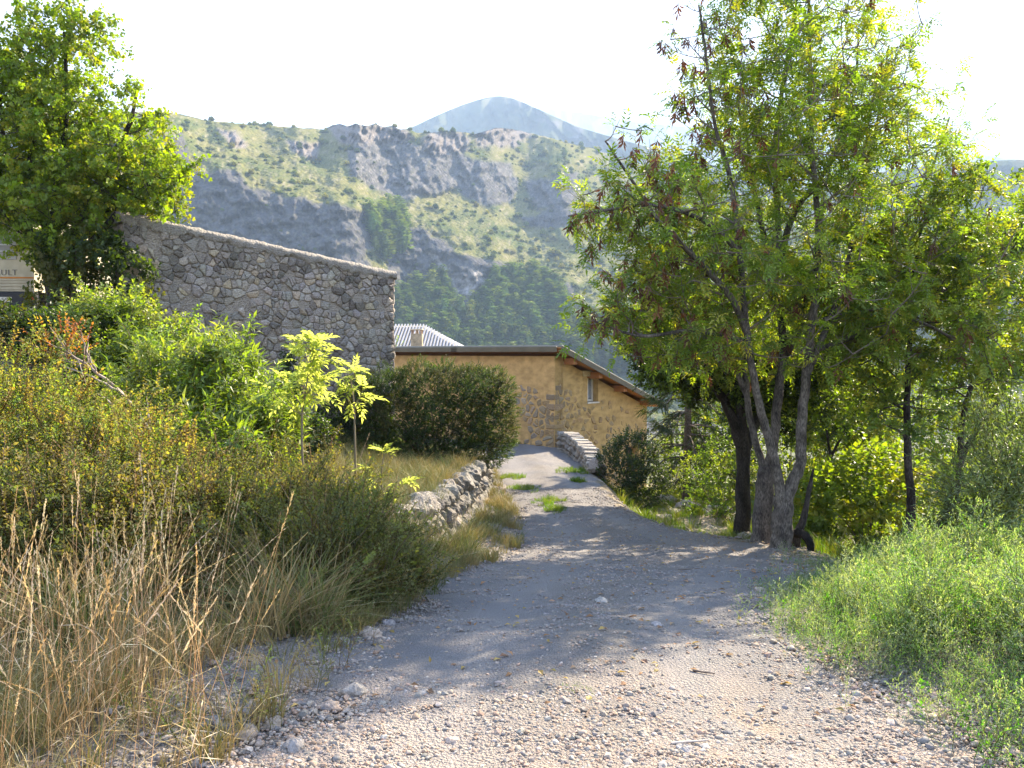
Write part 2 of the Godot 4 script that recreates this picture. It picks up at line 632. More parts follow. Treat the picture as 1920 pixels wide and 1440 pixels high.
# Branches and twigs from one main stem. Twig ends go to `ends` as [point, direction].
func branch_out(stem: PackedVector3Array, from: float, r0: float, r1: float, hull: Array, gap: float, reach: float, twigs: MB, ends: Array, bark: Color, up := 0.55, lift := 0.05) -> void:
	var total := 0.0
	for k in stem.size() - 1: total += stem[k].distance_to(stem[k + 1])
	var s := from * total
	var k := 0
	var done := 0.0
	while s < total:
		while k < stem.size() - 2 and done + stem[k].distance_to(stem[k + 1]) < s:
			done += stem[k].distance_to(stem[k + 1])
			k += 1
		var p := stem[k].lerp(stem[k + 1], clampf((s - done) / stem[k].distance_to(stem[k + 1]), 0, 1))
		var axis := (stem[k + 1] - stem[k]).normalized()
		var a := rf(0, TAU)
		var o := (Vector3(cos(a), 0, sin(a)) + axis * up * rf(0.6, 1.4)).normalized()
		var f := s / total
		var length := reach * rf(0.45, 1.1) * (1.15 - 0.65 * f)
		while length > 0.25 and not inside(p + o * length, hull):
			length *= 0.8
		s += gap * rf(0.6, 1.4)
		if not inside(p + o * length * 0.5, hull): continue
		var br := limb(p, o, length, 5, 0.22, lift)
		var rb := lerpf(r0, r1, f) * 0.42
		tube(twigs, br, minf(rb, 0.012 + 0.014 * length), 0.004, 5, bark)
		ends.append([br[5], (br[5] - br[4]).normalized()])
		var nt := int(2 + length * 6.0)
		for q in nt:
			var g := 0.2 + 0.8 * (q + rf(0, 0.9)) / nt
			var j := mini(4, int(g * 5.0))
			var tp := br[j].lerp(br[j + 1], g * 5.0 - j)
			var td := ((br[j + 1] - br[j]).normalized() + rv() * 0.95 + Vector3(0, 0.15, 0)).normalized()
			var tl := rf(0.18, 0.5) * minf(1.0, 0.4 + length * 0.5)
			var tw := limb(tp, td, tl, 3, 0.25, 0.06)
			tube(twigs, tw, 0.005, 0.0025, 3, bark)
			ends.append([tw[3], (tw[3] - tw[2]).normalized()])
			if tl > 0.3: ends.append([tw[2], (tw[2] - tw[1] + rv() * 0.5).normalized()])

# Branches that reach evenly through a crown: every point of the crown is joined to the nearest wood grown so far.
func fill_crown(stems: Array, hull: Array, count: int, twigs: MB, ends: Array, bark: Color, sag := 0.12, per := 4) -> void:
	var nodes := PackedVector3Array()
	for s in stems:
		var c: PackedVector3Array = s[0]
		for k in range(int(c.size() * s[1]), c.size()): nodes.push_back(c[k])
	var goals := []
	var w := 0.0
	var cum := []
	for e in hull:
		w += e[1].x * e[1].y * e[1].z
		cum.append(w)
	for k in count:
		var a := rng.randf() * w
		var q := 0
		while cum[q] < a: q += 1
		var u := rv()
		var p: Vector3 = hull[q][0] + u.normalized() * pow(u.length(), 0.65) * hull[q][1]
		var near := 1e9
		for n in nodes: near = minf(near, n.distance_squared_to(p))
		goals.append([near, p])
	goals.sort_custom(func(a, b): return a[0] < b[0])
	for g in goals:
		var p: Vector3 = g[1]
		var best := 1e9
		var from := Vector3.ZERO
		for n in nodes:
			var d := n.distance_squared_to(p) + maxf(0.0, n.y - p.y) * 0.9
			if d < best:
				best = d
				from = n
		var len := from.distance_to(p)
		if len < 0.06: continue
		var m := from.lerp(p, 0.5) + Vector3(0, -sag * len, 0) + rv() * len * 0.1
		var pts := PackedVector3Array()
		for j in 6:
			var f := j / 5.0
			pts.push_back(from.lerp(m, f).lerp(m.lerp(p, f), f))
		tube(twigs, pts, 0.006 + 0.007 * len, 0.003, 5, bark)
		for j in range(2, 6): nodes.push_back(pts[j])
		ends.append([p, (p - pts[4]).normalized()])
		for j in per:
			var at := pts[2 + rng.randi() % 4]
			var tw := limb(at, (pts[5] - pts[3]).normalized() + rv() * 1.1 + Vector3(0, 0.2, 0), rf(0.12, 0.38), 3, 0.25, 0.05)
			tube(twigs, tw, 0.0042, 0.002, 3, bark)
			ends.append([tw[3], (tw[3] - tw[2]).normalized()])

func leaves_at(ends: Array, per: int, loose: float, droop: float, smin: float, smax: float, colors: Array, hue: float, keep: Callable = anything) -> Array:
	var places := []
	var cols := []
	for e in ends:
		var tint: Color = pick(colors)
		for k in per:
			var d: Vector3 = (e[1] * 0.7 + rv() * loose + Vector3(0, -droop, 0)).normalized()
			var up := Vector3(rf(-0.5, 0.5), 1.0, rf(-0.5, 0.5))
			var b := basis_to(d, up, rf(smin, smax))
			var p: Vector3 = e[0] + rv() * 0.03
			if keep.is_valid() and not keep.call(p): continue
			places.append(Transform3D(b, p))
			cols.append(vary(tint if rng.randf() < 0.75 else pick(colors), hue))
	return [places, cols]

func foliage(called: String, meshes: Array, m: Material, under: Node3D, pc: Array) -> void:
	var n := meshes.size()
	for k in n:
		var a := []
		var c := []
		for q in range(k, pc[0].size(), n):
			var t: Transform3D = pc[0][q]
			t.origin -= under.position
			a.append(t)
			c.append(pc[1][q])
		if a.size(): tag(multi(called, meshes[k], m, under, a, c), "", "", "", "stuff")

# A shrub: stems from the base into a lumpy hull, sprigs along their outer part and over the hull's skin.
func shrub(called: String, label: String, cat: String, base: Vector3, hull: Array, meshes: Array, count: int, colors: Array, opts := {}) -> Node3D:
	var t := thing(called, base, label, cat, opts.get("group", ""))
	var stems := MB.new()
	var n: int = opts.get("stems", 14)
	var bark: Color = opts.get("bark", Color(0.12, 0.09, 0.06))
	var gaps: float = opts.get("gaps", 0.25)
	var freq: float = opts.get("freq", 1.6)
	for k in n:
		var e: Array = hull[k % hull.size()]
		var q := rv()
		var tip: Vector3 = e[0] + q * e[1] * 0.9
		var mid := base.lerp(tip, 0.5) + Vector3(0, (tip.y - base.y) * 0.15, 0) + rv() * 0.12
		var pts := curve([base + Vector3(rf(-0.12, 0.12), -0.08, rf(-0.12, 0.12)), mid, tip], 4)
		for j in pts.size(): pts[j] -= base
		tube(stems, pts, opts.get("stem_r", 0.014) * rf(0.6, 1.3), 0.004, 4, bark)
	var places := []
	var cols := []
	var total := 0.0
	var w := []
	for e in hull:
		total += e[1].x * e[1].y + e[1].y * e[1].z + e[1].x * e[1].z
		w.append(total)
	var skin: float = opts.get("skin", 0.55)
	var tries := 0
	while places.size() < count and tries < count * 8:
		tries += 1
		var pickw := rng.randf() * total
		var idx := 0
		while w[idx] < pickw: idx += 1
		var e: Array = hull[idx]
		var d := rv().normalized()
		var r := lerpf(rng.randf(), 1.0, skin)
		r = pow(r, 0.4) * (1.0 + 0.22 * nz.get_noise_3dv((e[0] + d * e[1]) * 1.7) + rf(-0.06, 0.1))
		var p: Vector3 = e[0] + d * e[1] * r
		if p.y < ground(p.x, p.z) + 0.02: continue
		if nz.get_noise_3dv(p * freq + base) < -0.75 + 1.9 * gaps * rf(0.5, 1.2): continue
		var dir: Vector3 = (d * opts.get("outward", 0.7) + Vector3(0, opts.get("rise", 0.5), 0) + rv() * 0.6).normalized()
		places.append(Transform3D(basis_to(dir, Vector3(rf(-0.5, 0.5), 1, rf(-0.5, 0.5)), rf(0.75, 1.25)), p))
		var ct: float = clampf(nz.get_noise_3dv(p * 1.1 + Vector3(9, 3, 1)) * 0.7 + 0.5 + rf(-0.25, 0.25), 0.0, 0.999)
		cols.append(vary(colors[int(ct * colors.size())], 0.22))
	for k in int(opts.get("shoots", 0)):                          # long wands that stick out of the mass
		var e: Array = hull[rng.randi() % hull.size()]
		var d := (rv() + Vector3(0, 0.7, 0)).normalized()
		var p: Vector3 = e[0] + d * e[1] * 0.75
		if p.y < ground(p.x, p.z) + 0.1: continue
		var wand := limb(p, d * Vector3(1, 0.5, 1) + Vector3(0, 0.8, 0) + rv() * 0.3, opts.get("wand", 0.5) * rf(0.5, 1.3), 6, 0.12, -0.05)
		var loc := PackedVector3Array()
		for q in wand: loc.push_back(q - base)
		tube(stems, loc, opts.get("stem_r", 0.014) * 0.5, 0.002, 4, bark)
		var tint: Color = vary(pick(colors), 0.25)
		for q in range(1, 7):
			for s in 2:
				places.append(Transform3D(basis_to((wand[q] - wand[q - 1]).normalized() + rv() * 0.9, Vector3(rf(-0.5, 0.5), 1, rf(-0.5, 0.5)), rf(0.6, 1.0)), wand[q]))
				cols.append(vary(tint, 0.2))
	obj("stem", stems.mesh(), M.twig, t)
	foliage("foliage", meshes, opts.get("mat", M.leaf), t, [places, cols])
	return t

# ---------------------------------------------------------------- the ground
const ROAD_Y := [-10, 0.0, 3, 0.0, 5, -0.15, 8, -0.6, 11, -1.04, 15, -1.35, 20, -1.5, 25, -1.62, 30, -1.7, 40, -2.0]
const ROAD_L := [-7, -2.0, 2, -1.25, 3.2, -1.05, 4, -0.98, 5, -0.9, 5.8, -0.8, 8, -0.6, 9.3, -0.2, 11, 0.08, 13, 0.15, 15, 0.08, 18, -0.15, 20, -0.34, 23, -0.55, 28, -1.3, 33, -4.0]
const ROAD_R := [-7, 2.8, 3, 2.0, 3.4, 1.9, 4, 1.7, 4.6, 1.62, 5.5, 1.78, 6.5, 2.1, 8, 2.9, 10, 3.5, 11, 3.5, 12, 3.15, 13.5, 2.45, 15, 2.1, 17, 1.95, 20, 2.0, 22, 1.95, 25, 1.75, 28, 1.5, 33, 1.0]
const GARDEN_Y := [8, -0.6, 10, -1.15, 12, -1.6, 15, -2.0, 20, -2.4, 28, -3.3, 36, -4.2, 60, -8, 120, -16, 300, -40]
const TERRACE_Y := [5.5, -0.15, 8, -0.3, 9.3, -0.36, 14, -0.62, 21, -1.1, 26, -1.5, 34, -1.9, 60, -6, 120, -16, 300, -40]
const WALL_X := [9.3, -1.2, 10.5, -0.98, 12, -0.78, 15, -0.56, 18, -0.5, 21, -0.52, 24, -0.7]      # the low retaining wall beside the road

func ground(x: float, z: float) -> float:
	var d := -z
	var road := tab(ROAD_Y, d)
	if d > 34.0: road = lerpf(road, lin(GARDEN_Y, d), smoothstep(34.0, 60.0, d))
	var y := road
	var xl := lin(ROAD_L, d)
	var xr := lin(ROAD_R, d)
	if x < xl:
		var t := lin(TERRACE_Y, d) if d > 5.5 else road
		var edge := smoothstep(xl - 0.1, xl - 1.6, x)
		if d > 9.0:
			var wx := lin(WALL_X, d)
			edge = lerpf(edge, smoothstep(wx + 0.02, wx - 0.25, x) * 0.94 + 0.06 * smoothstep(xl, wx, x), smoothstep(9.0, 9.5, d))
		y = lerpf(road + 0.05 * smoothstep(xl, xl - 0.5, x), t, edge)
		y += 2.6 * smoothstep(-1.6, -9.0, x) * smoothstep(4.3, 13.0, d) * (1.0 - smoothstep(24.0, 40.0, d))
	elif x > xr:
		var g := lin(GARDEN_Y, d)
		y = lerpf(road, g, smoothstep(xr + 0.05, xr + 1.1, x) * smoothstep(9.0, 12.5, d))
		y += 0.12 * smoothstep(xr, xr + 1.5, x) * (1.0 - smoothstep(7.0, 10.0, d))
		y -= 0.5 * smoothstep(5.0, 14.0, x) * smoothstep(8.0, 14.0, d)
	if d < 40.0:
		var off := smoothstep(0.1, 0.8, maxf(xl - x, x - xr))
		y += nf.get_noise_2d(x * 0.55, z * 0.55) * lerpf(0.05, 0.16, off) + nz.get_noise_2d(x * 3.1, z * 3.1) * lerpf(0.01, 0.03, off)
		# two worn wheel tracks with a crown between them
		if off < 1.0:
			var f := (x - xl) / (xr - xl)
			y += 0.03 * exp(-pow((f - 0.5) / 0.16, 2.0)) * (1.0 - off)
	return y

func stepped(from: float, first: float, grow: float, to: float) -> Array:
	var a := [from]
	var s := first
	while a[-1] < to:
		a.append(a[-1] + s)
		s *= grow
	return a

func build_ground():
	var xs := []
	for x in stepped(0.0, 0.11, 1.022, 260.0):
		if x > 0: xs.push_front(-x)
		xs.append(x)
	var ds := [-60.0, -35.0, -20.0, -12.0, -8.0, -5.0, -3.0, -1.5, 0.0, 1.0]
	ds.append_array(stepped(1.6, 0.09, 1.0135, 420.0))
	var mb := MB.new()
	var w := xs.size()
	for d: float in ds:
		for x: float in xs:
			var y := ground(x, -d)
			var xl := lin(ROAD_L, d)
			var xr := lin(ROAD_R, d)
			var off := maxf(xl - x, x - xr)
			var n := nf.get_noise_2d(x * 0.8 + 40.0, d * 0.8)
			var col := Color(0.30, 0.265, 0.225).lerp(Color(0.17, 0.14, 0.1), smoothstep(0.1, 1.3, off + n * 0.9))
			if x > xr and d > 9.5: col = Color(0.2, 0.165, 0.11).lerp(Color(0.42, 0.36, 0.27), smoothstep(0.0, 0.35, n + 0.1))
			if d > 60.0: col = Color(0.12, 0.13, 0.06)
			mb.put(Vector3(x, y, -d), col)
	for r in ds.size() - 1:
		for k in w - 1:
			var a := r * w + k
			mb.quad(a, a + w, a + w + 1, a + 1)
	mb.smooth()
	tag(obj("ground", mb.mesh(), M.soil), "", "", "", "structure")
	# the gravel track: a sheet of its own whose ragged sides dip under the soil
	mb = MB.new()
	var rows := stepped(-6.0, 0.1, 1.004, 32.0)
	var cross := 46
	for d: float in rows:
		var xl := lin(ROAD_L, d) - 0.25
		var xr := lin(ROAD_R, d) + 0.3
		for k in cross + 1:
			var f := float(k) / cross
			var x := lerpf(xl, xr, f)
			var side := minf(f, 1.0 - f) * (xr - xl)
			var n := nf.get_noise_2d(x * 1.3, d * 1.3)
			var y := ground(x, -d) + lerpf(-0.05, 0.014, smoothstep(0.0, 0.4, side + n * 0.45))
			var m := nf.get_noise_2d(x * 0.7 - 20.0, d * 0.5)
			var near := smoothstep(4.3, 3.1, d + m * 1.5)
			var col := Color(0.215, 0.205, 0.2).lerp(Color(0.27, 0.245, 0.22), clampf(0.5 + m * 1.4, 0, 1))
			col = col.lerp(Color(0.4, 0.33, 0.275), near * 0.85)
			var rut := exp(-pow((x - 1.0 - 0.25 * (d - 3.4)) / 0.16, 2.0)) * smoothstep(4.6, 3.6, d + n)
			var tf := (x - lin(ROAD_L, d)) / (lin(ROAD_R, d) - lin(ROAD_L, d)) + 0.06 * nf.get_noise_1d(d * 0.5)
			var tracks := exp(-pow((tf - 0.27) / 0.09, 2.0)) + exp(-pow((tf - 0.73) / 0.09, 2.0))
			col = col.lerp(Color(0.33, 0.31, 0.29), tracks * 0.45).lerp(Color(0.2, 0.175, 0.14), 0.5 * exp(-pow((tf - 0.5) / 0.1, 2.0)) * clampf(0.6 + m, 0.0, 1.0))
			col = col.lerp(Color(0.4, 0.28, 0.16), rut * clampf(0.3 + n * 1.2, 0.0, 0.6))                  # rusty sandy patch
			mb.put(Vector3(x, y, -d), col)
	for r in rows.size() - 1:
		for k in cross:
			var a := r * (cross + 1) + k
			mb.quad(a, a + cross + 1, a + cross + 2, a + 1)
	mb.smooth()
	tag(obj("road", mb.mesh(), M.road), "", "", "", "structure")

# ---------------------------------------------------------------- hills: each column of a slope climbs from its foot to the skyline
func px(p: float) -> float: return (p - 960.0) / 1544.0      # survey sheet of bearings (tangents)
func py(p: float) -> float: return (660.0 - p) / 1544.0      # and of heights (tangents)

func poly(a: Array) -> PackedVector2Array:
	var p := PackedVector2Array()
	for k in range(0, a.size(), 2): p.push_back(Vector2(a[k], a[k + 1]))
	return p

func in_any(p: Vector2, list: Array) -> float:               # 1 inside, fading to 0 about 8 units outside
	var best := 0.0
	for q: PackedVector2Array in list:
		if Geometry2D.is_point_in_polygon(p, q): return 1.0
		var dm := 1e9
		for k in q.size():
			dm = minf(dm, p.distance_to(Geometry2D.get_closest_point_to_segment(p, q[k], q[(k + 1) % q.size()])))
		best = maxf(best, 1.0 - dm / 8.0)
	return best

var SCARPS := []
var CLIFFS := []
var SUNLIT_MARL := []  # pale marl bands with sunlight put into their colour
var FOREST := []
var hill_points := []                                          # [point, kind of ground] for the shrubs and pines

func hill_kind(x: float, y: float) -> Vector3:                 # weights of scarp, cliff, forest
	var p := Vector2(x + 16.0 * nf.get_noise_2d(x * 0.012, y * 0.012), y + 12.0 * nf.get_noise_2d(x * 0.012 + 50.0, y * 0.012))
	return Vector3(in_any(p, SCARPS), in_any(p, CLIFFS), in_any(p, FOREST))

func build_hills():
	SCARPS = [poly([280, 262, 345, 262, 372, 328, 450, 332, 470, 362, 560, 374, 620, 392, 700, 398, 735, 415, 742, 445, 690, 470, 700, 520, 745, 570, 745, 660, 150, 660, 150, 300]),
		poly([735, 470, 753, 436, 790, 431, 830, 453, 862, 480, 900, 490, 955, 500, 968, 522, 945, 548, 925, 560, 880, 575, 742, 575, 736, 520]),
		poly([660, 278, 720, 264, 800, 282, 873, 300, 951, 315, 962, 345, 948, 384, 905, 384, 862, 352, 800, 367, 758, 368, 700, 345, 665, 330]),
		poly([985, 345, 1075, 325, 1085, 380, 1050, 392, 1000, 388]), poly([985, 408, 1040, 392, 1090, 402, 1070, 424, 1000, 420]),
		poly([1030, 560, 1062, 530, 1075, 560, 1060, 640, 1030, 640])]
	CLIFFS = [poly([615, 244, 640, 236, 700, 238, 765, 246, 772, 264, 740, 274, 690, 268, 640, 262]), poly([795, 262, 820, 254, 872, 252, 882, 282, 850, 290, 800, 284]), poly([420, 246, 450, 250, 462, 272, 440, 278]), poly([545, 272, 600, 280, 595, 300, 555, 292]), poly([890, 250, 960, 240, 985, 262, 940, 280, 895, 272])]
	SUNLIT_MARL = [poly([842, 512, 868, 520, 912, 556, 890, 562, 858, 545]), poly([806, 474, 812, 474, 846, 516, 840, 518]), poly([885, 508, 892, 508, 925, 548, 916, 550]), poly([820, 565, 850, 560, 880, 605, 866, 640, 850, 600])]
	FOREST = [poly([742, 580, 775, 566, 815, 552, 832, 560, 850, 600, 862, 640, 850, 700, 742, 700]), poly([885, 610, 905, 575, 930, 560, 945, 540, 1010, 535, 1040, 560, 1062, 600, 1062, 700, 860, 700]), poly([1045, 640, 1300, 600, 1300, 760, 1045, 760]), poly([700, 425, 745, 420, 748, 470, 715, 480])]
	var cols := []
	var x := -700.0
	while x < 2700.0:
		cols.append(x)
		x += 2.6 if x > 300.0 and x < 1260.0 else (7.0 if x > -60.0 and x < 1960.0 else 30.0)
	var top := [-700, 300, -200, 265, 0, 232, 60, 240, 120, 230, 250, 214, 330, 216, 400, 231, 480, 238, 560, 243, 612, 247, 624, 240, 640, 236, 655, 241, 670, 236, 690, 241, 705, 237, 722, 242, 740, 241, 752, 246, 770, 247, 785, 254, 820, 252, 850, 250, 872, 252, 890, 256, 930, 244, 960, 246, 1000, 255, 1060, 270, 1110, 282, 1160, 300, 1300, 340, 1500, 400, 1800, 452, 1920, 475, 2700, 520]
	var rows := 170
	var mb := MB.new()
	var kinds := []
	var depth := []
	for cx: float in cols:
		var yt := lin(top, cx) + 1.6 * nf.get_noise_1d(cx * 0.05)
		var d := log(lerpf(430.0, 520.0, clampf((cx - 300.0) / 900.0, 0, 1)))
		var prev := py(790.0)
		var ks := []
		var ds := PackedFloat32Array()
		for r in rows + 1:
			var sy := lerpf(790.0, yt, float(r) / rows)
			var t := py(sy)
			var k := hill_kind(cx, sy)
			var slope := 0.44 + 0.1 * nf.get_noise_2d(cx * 0.009, sy * 0.016)
			slope = lerpf(slope, 1.75 if sy > 395.0 or cx < 640.0 else 0.95, k.x)
			slope = lerpf(slope, 2.2, k.y)
			slope = lerpf(slope, 0.5, k.z)
			slope = maxf(slope, t + 0.1)
			d += (t - prev) / (slope - t)
			prev = t
			ks.append(k)
			ds.push_back(d)
		kinds.append(ks)
		depth.append(ds)
	for turn in 3:                                               # no torn edges between neighbouring columns
		var fresh := []
		for c in cols.size():
			var ds := PackedFloat32Array()
			var span := int(clampf(24.0 / (cols[mini(c + 1, cols.size() - 1)] - cols[maxi(c - 1, 0)] + 0.01) * 2.0, 1, 10))
			for r in rows + 1:
				var sum := 0.0
				for q in range(-span, span + 1): sum += depth[clampi(c + q, 0, cols.size() - 1)][r]
				ds.push_back(sum / (2 * span + 1))
			fresh.append(ds)
		depth = fresh
	for c in cols.size():
		var cx: float = cols[c]
		var yt := lin(top, cx) + 1.6 * nf.get_noise_1d(cx * 0.05)
		var d := 0.0
		var prev := 0.0
		for r in rows + 1:
			var sy := lerpf(790.0, yt, float(r) / rows)
			var t := py(sy)
			prev = t
			var k: Vector3 = kinds[c][r]
			d = exp(depth[c][r])
			# bare gullies run down and to the right
			var q := Vector2(cx * 0.9 - sy * 0.45, sy * 0.16 + cx * 0.05)
			var warp := nf.get_noise_2d(cx * 0.02, sy * 0.02) * 14.0
			var ridge := 1.0 - absf(nz.get_noise_2d((q.x + warp) * 0.026, q.y * 0.035)) * 2.0
			var fineridge := 1.0 - absf(nz.get_noise_2d((q.x + warp) * 0.075 + 9.0, q.y * 0.06)) * 2.0
			var upper := smoothstep(400.0, 380.0, sy) * smoothstep(640.0, 660.0, cx)
			var bump := (ridge * lerpf(0.005, 0.007, upper) + fineridge * lerpf(0.0006, 0.0022, upper)) * (0.2 + k.x) + 0.014 * nf.get_noise_2d(cx * 0.02, sy * 0.035) + 0.005 * nf.get_noise_2d(cx * 0.06 - sy * 0.03, sy * 0.05 + 90.0) + 0.012 * k.y * (nz.get_noise_2d(cx * 0.07, sy * 0.05) + 0.6 * nz.get_noise_2d(cx * 0.15 + sy * 0.05, sy * 0.09))
			var spur := nf.get_noise_2d((sy - 0.5 * cx) * 0.022, (cx + 0.5 * sy) * 0.005 + 30.0)
			bump += 0.02 * spur * (1.0 - k.x) * (1.0 - k.z)
			var dd := d * (1.0 - bump)
			var p := Vector3(px(cx) * dd, 1.6 + t * dd, -dd)
			var n := nf.get_noise_2d(cx * 0.022, sy * 0.035)
			var n2 := nf.get_noise_2d(cx * 0.09, sy * 0.12)
			var grass := Color(0.185, 0.18, 0.065).lerp(Color(0.1, 0.125, 0.045), clampf(0.35 + n * 0.9 + spur * 1.3 + n2 * 0.7, 0, 1))
			grass = grass.lerp(Color(0.31, 0.27, 0.17), clampf(n2 * 1.6 - n * 0.8 - 0.25, 0, 1))
			var marl := Color(0.115, 0.112, 0.112).lerp(Color(0.24, 0.225, 0.205), clampf((fineridge * 0.5 + n2) * (0.3 + upper) - 0.15, 0, 1))
			var col := grass.lerp(marl, clampf(k.x * 1.2 - 0.1 + n2 * 0.8 * k.x, 0, 1)).lerp(Color(0.24, 0.215, 0.19), k.y).lerp(Color(0.085, 0.1, 0.04), k.z * 0.8)
			var sunlit_marl := in_any(Vector2(cx + 5.0 * n2, sy + 5.0 * n), SUNLIT_MARL) if sy > 460.0 and sy < 620.0 and cx > 780.0 and cx < 960.0 else 0.0
			col = col.lerp(Color(0.36, 0.34, 0.31), sunlit_marl * clampf(0.75 + n2, 0.0, 1.0))  # sunlight on the marl ridges, painted as a paler colour
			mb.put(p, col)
			if sy < 700.0 and cx > -100.0 and cx < 2100.0 and r % 2 == 0: hill_points.append([p, k, n, cx, sy])
		for b in 3:                                              # the far side of the ridge
			var dd := d * (1.06 + 0.12 * b)
			mb.put(Vector3(px(cx) * dd, 1.6 + prev * d * (0.99 - 0.22 * b), -dd), Color(0.16, 0.16, 0.07))
	var h := rows + 4
	for k in cols.size() - 1:
		for r in h - 1:
			var a := k * h + r
			mb.quad(a, a + 1, a + h + 1, a + h)
	mb.smooth()
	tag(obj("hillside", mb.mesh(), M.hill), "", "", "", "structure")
	far_hill("mountain_peak", [560, 300, 700, 262, 770, 244, 815, 224, 860, 205, 900, 192, 935, 186, 965, 191, 1000, 206, 1040, 224, 1080, 241, 1150, 262, 1260, 292, 1400, 330, 1600, 380], 420.0, 1900.0, 0.66, 3.0)
	far_hill("far_ridge", [700, 300, 960, 230, 1010, 208, 1040, 209, 1110, 220, 1180, 231, 1240, 238, 1330, 246, 1450, 262, 1600, 276, 1740, 288, 1795, 286, 1830, 292, 1880, 300, 2100, 310, 2700, 340], 420.0, 4200.0, 0.6, 7.0)
	far_hill("wooded_slope", [1300, 420, 1500, 352, 1700, 318, 1800, 308, 1860, 304, 1920, 302, 2100, 290, 2700, 280], 560.0, 1250.0, 0.75, 9.0)
	plant_hills()

func far_hill(called: String, top: Array, yb: float, d0: float, steep: float, s: float):
	var mb := MB.new()
	var rows := 70
	var x: float = top[0]
	var n := 0
	while x <= top[-2]:
		var yt := tab(top, x)
		var d := d0
		var prev := py(yb)
		for r in rows + 1:
			var sy := lerpf(yb, yt, float(r) / rows)
			var t := py(sy)
			var nn := nf.get_noise_2d(x * 0.02 + s * 10.0, sy * 0.03)
			var rock := smoothstep(0.0, 0.2, nf.get_noise_2d(x * 0.015 + s, sy * 0.022) - 0.05) * smoothstep(925.0, 980.0, x) if s < 5.0 else 0.0
			var slope := maxf(t + 0.05, steep + 0.25 * nn + rock * 0.9)
			d *= exp((t - prev) / (slope - t))
			prev = t
			var ridge := 1.0 - absf(nz.get_noise_2d((x - sy * 0.6) * 0.03 + s, sy * 0.012)) * 2.0
			var dd := d * (1.0 - 0.02 * ridge - 0.012 * nn)
			var col := Color(0.13, 0.125, 0.065).lerp(Color(0.075, 0.09, 0.045), clampf(0.5 + nn * 2.0, 0, 1)).lerp(Color(0.15, 0.14, 0.13), rock)
			mb.put(Vector3(px(x) * dd, 1.6 + t * dd, -dd), col)
		for b in 2:
			var dd := d * (1.1 + 0.2 * b)
			mb.put(Vector3(px(x) * dd, 1.6 + prev * d * (0.96 - 0.3 * b), -dd), Color(0.14, 0.13, 0.08))
		x += 5.0
		n += 1
	var h := rows + 3
	for k in n - 1:
		for r in h - 1:
			var a := k * h + r
			mb.quad(a, a + 1, a + h + 1, a + h)
	mb.smooth()
	tag(obj(called, mb.mesh(), M.hill), "", "", "", "structure")

func bush_mesh(kind: int) -> ArrayMesh:
	var mb := MB.new()
	var s := ico(2)
	var first := 0
	if kind == 0:                                                # round, broken-edged scrub
		for k in 90:
			var p := rv().normalized()
			var c := Vector3(p.x * rf(0.6, 1.0), 0.1 + absf(p.y) * rf(0.6, 1.05), p.z * rf(0.6, 1.0))
			var q := rv().normalized()
			var b := basis_to(q, p)
			mb.face([c + b.y * 0.22, c + b.x * 0.15, c - b.y * 0.2, c - b.x * 0.15], Color.WHITE)
		for p: Vector3 in s[0]:
			mb.put(Vector3(p.x, absf(p.y) , p.z) * (0.72 + 0.2 * nz.get_noise_3dv(p * 2.0)), Color.WHITE)
	else:                                                        # pine: tiers of drooping tufts round a stem
		for k in 190:
			var f := pow(rng.randf(), 0.75)
			var a := rf(0, TAU)
			var r := sqrt(1.0 - f) * 0.26 + 0.03
			var c := Vector3(cos(a) * r * rf(0.4, 1.1), 0.08 + 0.92 * f, sin(a) * r * rf(0.4, 1.1))
			var o := Vector3(cos(a), rf(-0.1, 0.5), sin(a)).normalized()
			var b := basis_to(o, Vector3.UP)
			var w := 0.035 + 0.045 * (1.0 - f)
			mb.face([c + b.y * w * 1.5, c + b.x * w, c - b.y * w, c - b.x * w], Color.WHITE)
		first = mb.v.size()
		for p: Vector3 in s[0]:
			var y := 0.5 + 0.5 * p.y
			mb.put(Vector3(p.x * 0.13, y * 0.85, p.z * 0.13), Color.WHITE)
	first = mb.v.size() - s[0].size()
	for f in s[1]: mb.tri(first + f[0], first + f[2], first + f[1])
	return mb.mesh(false)

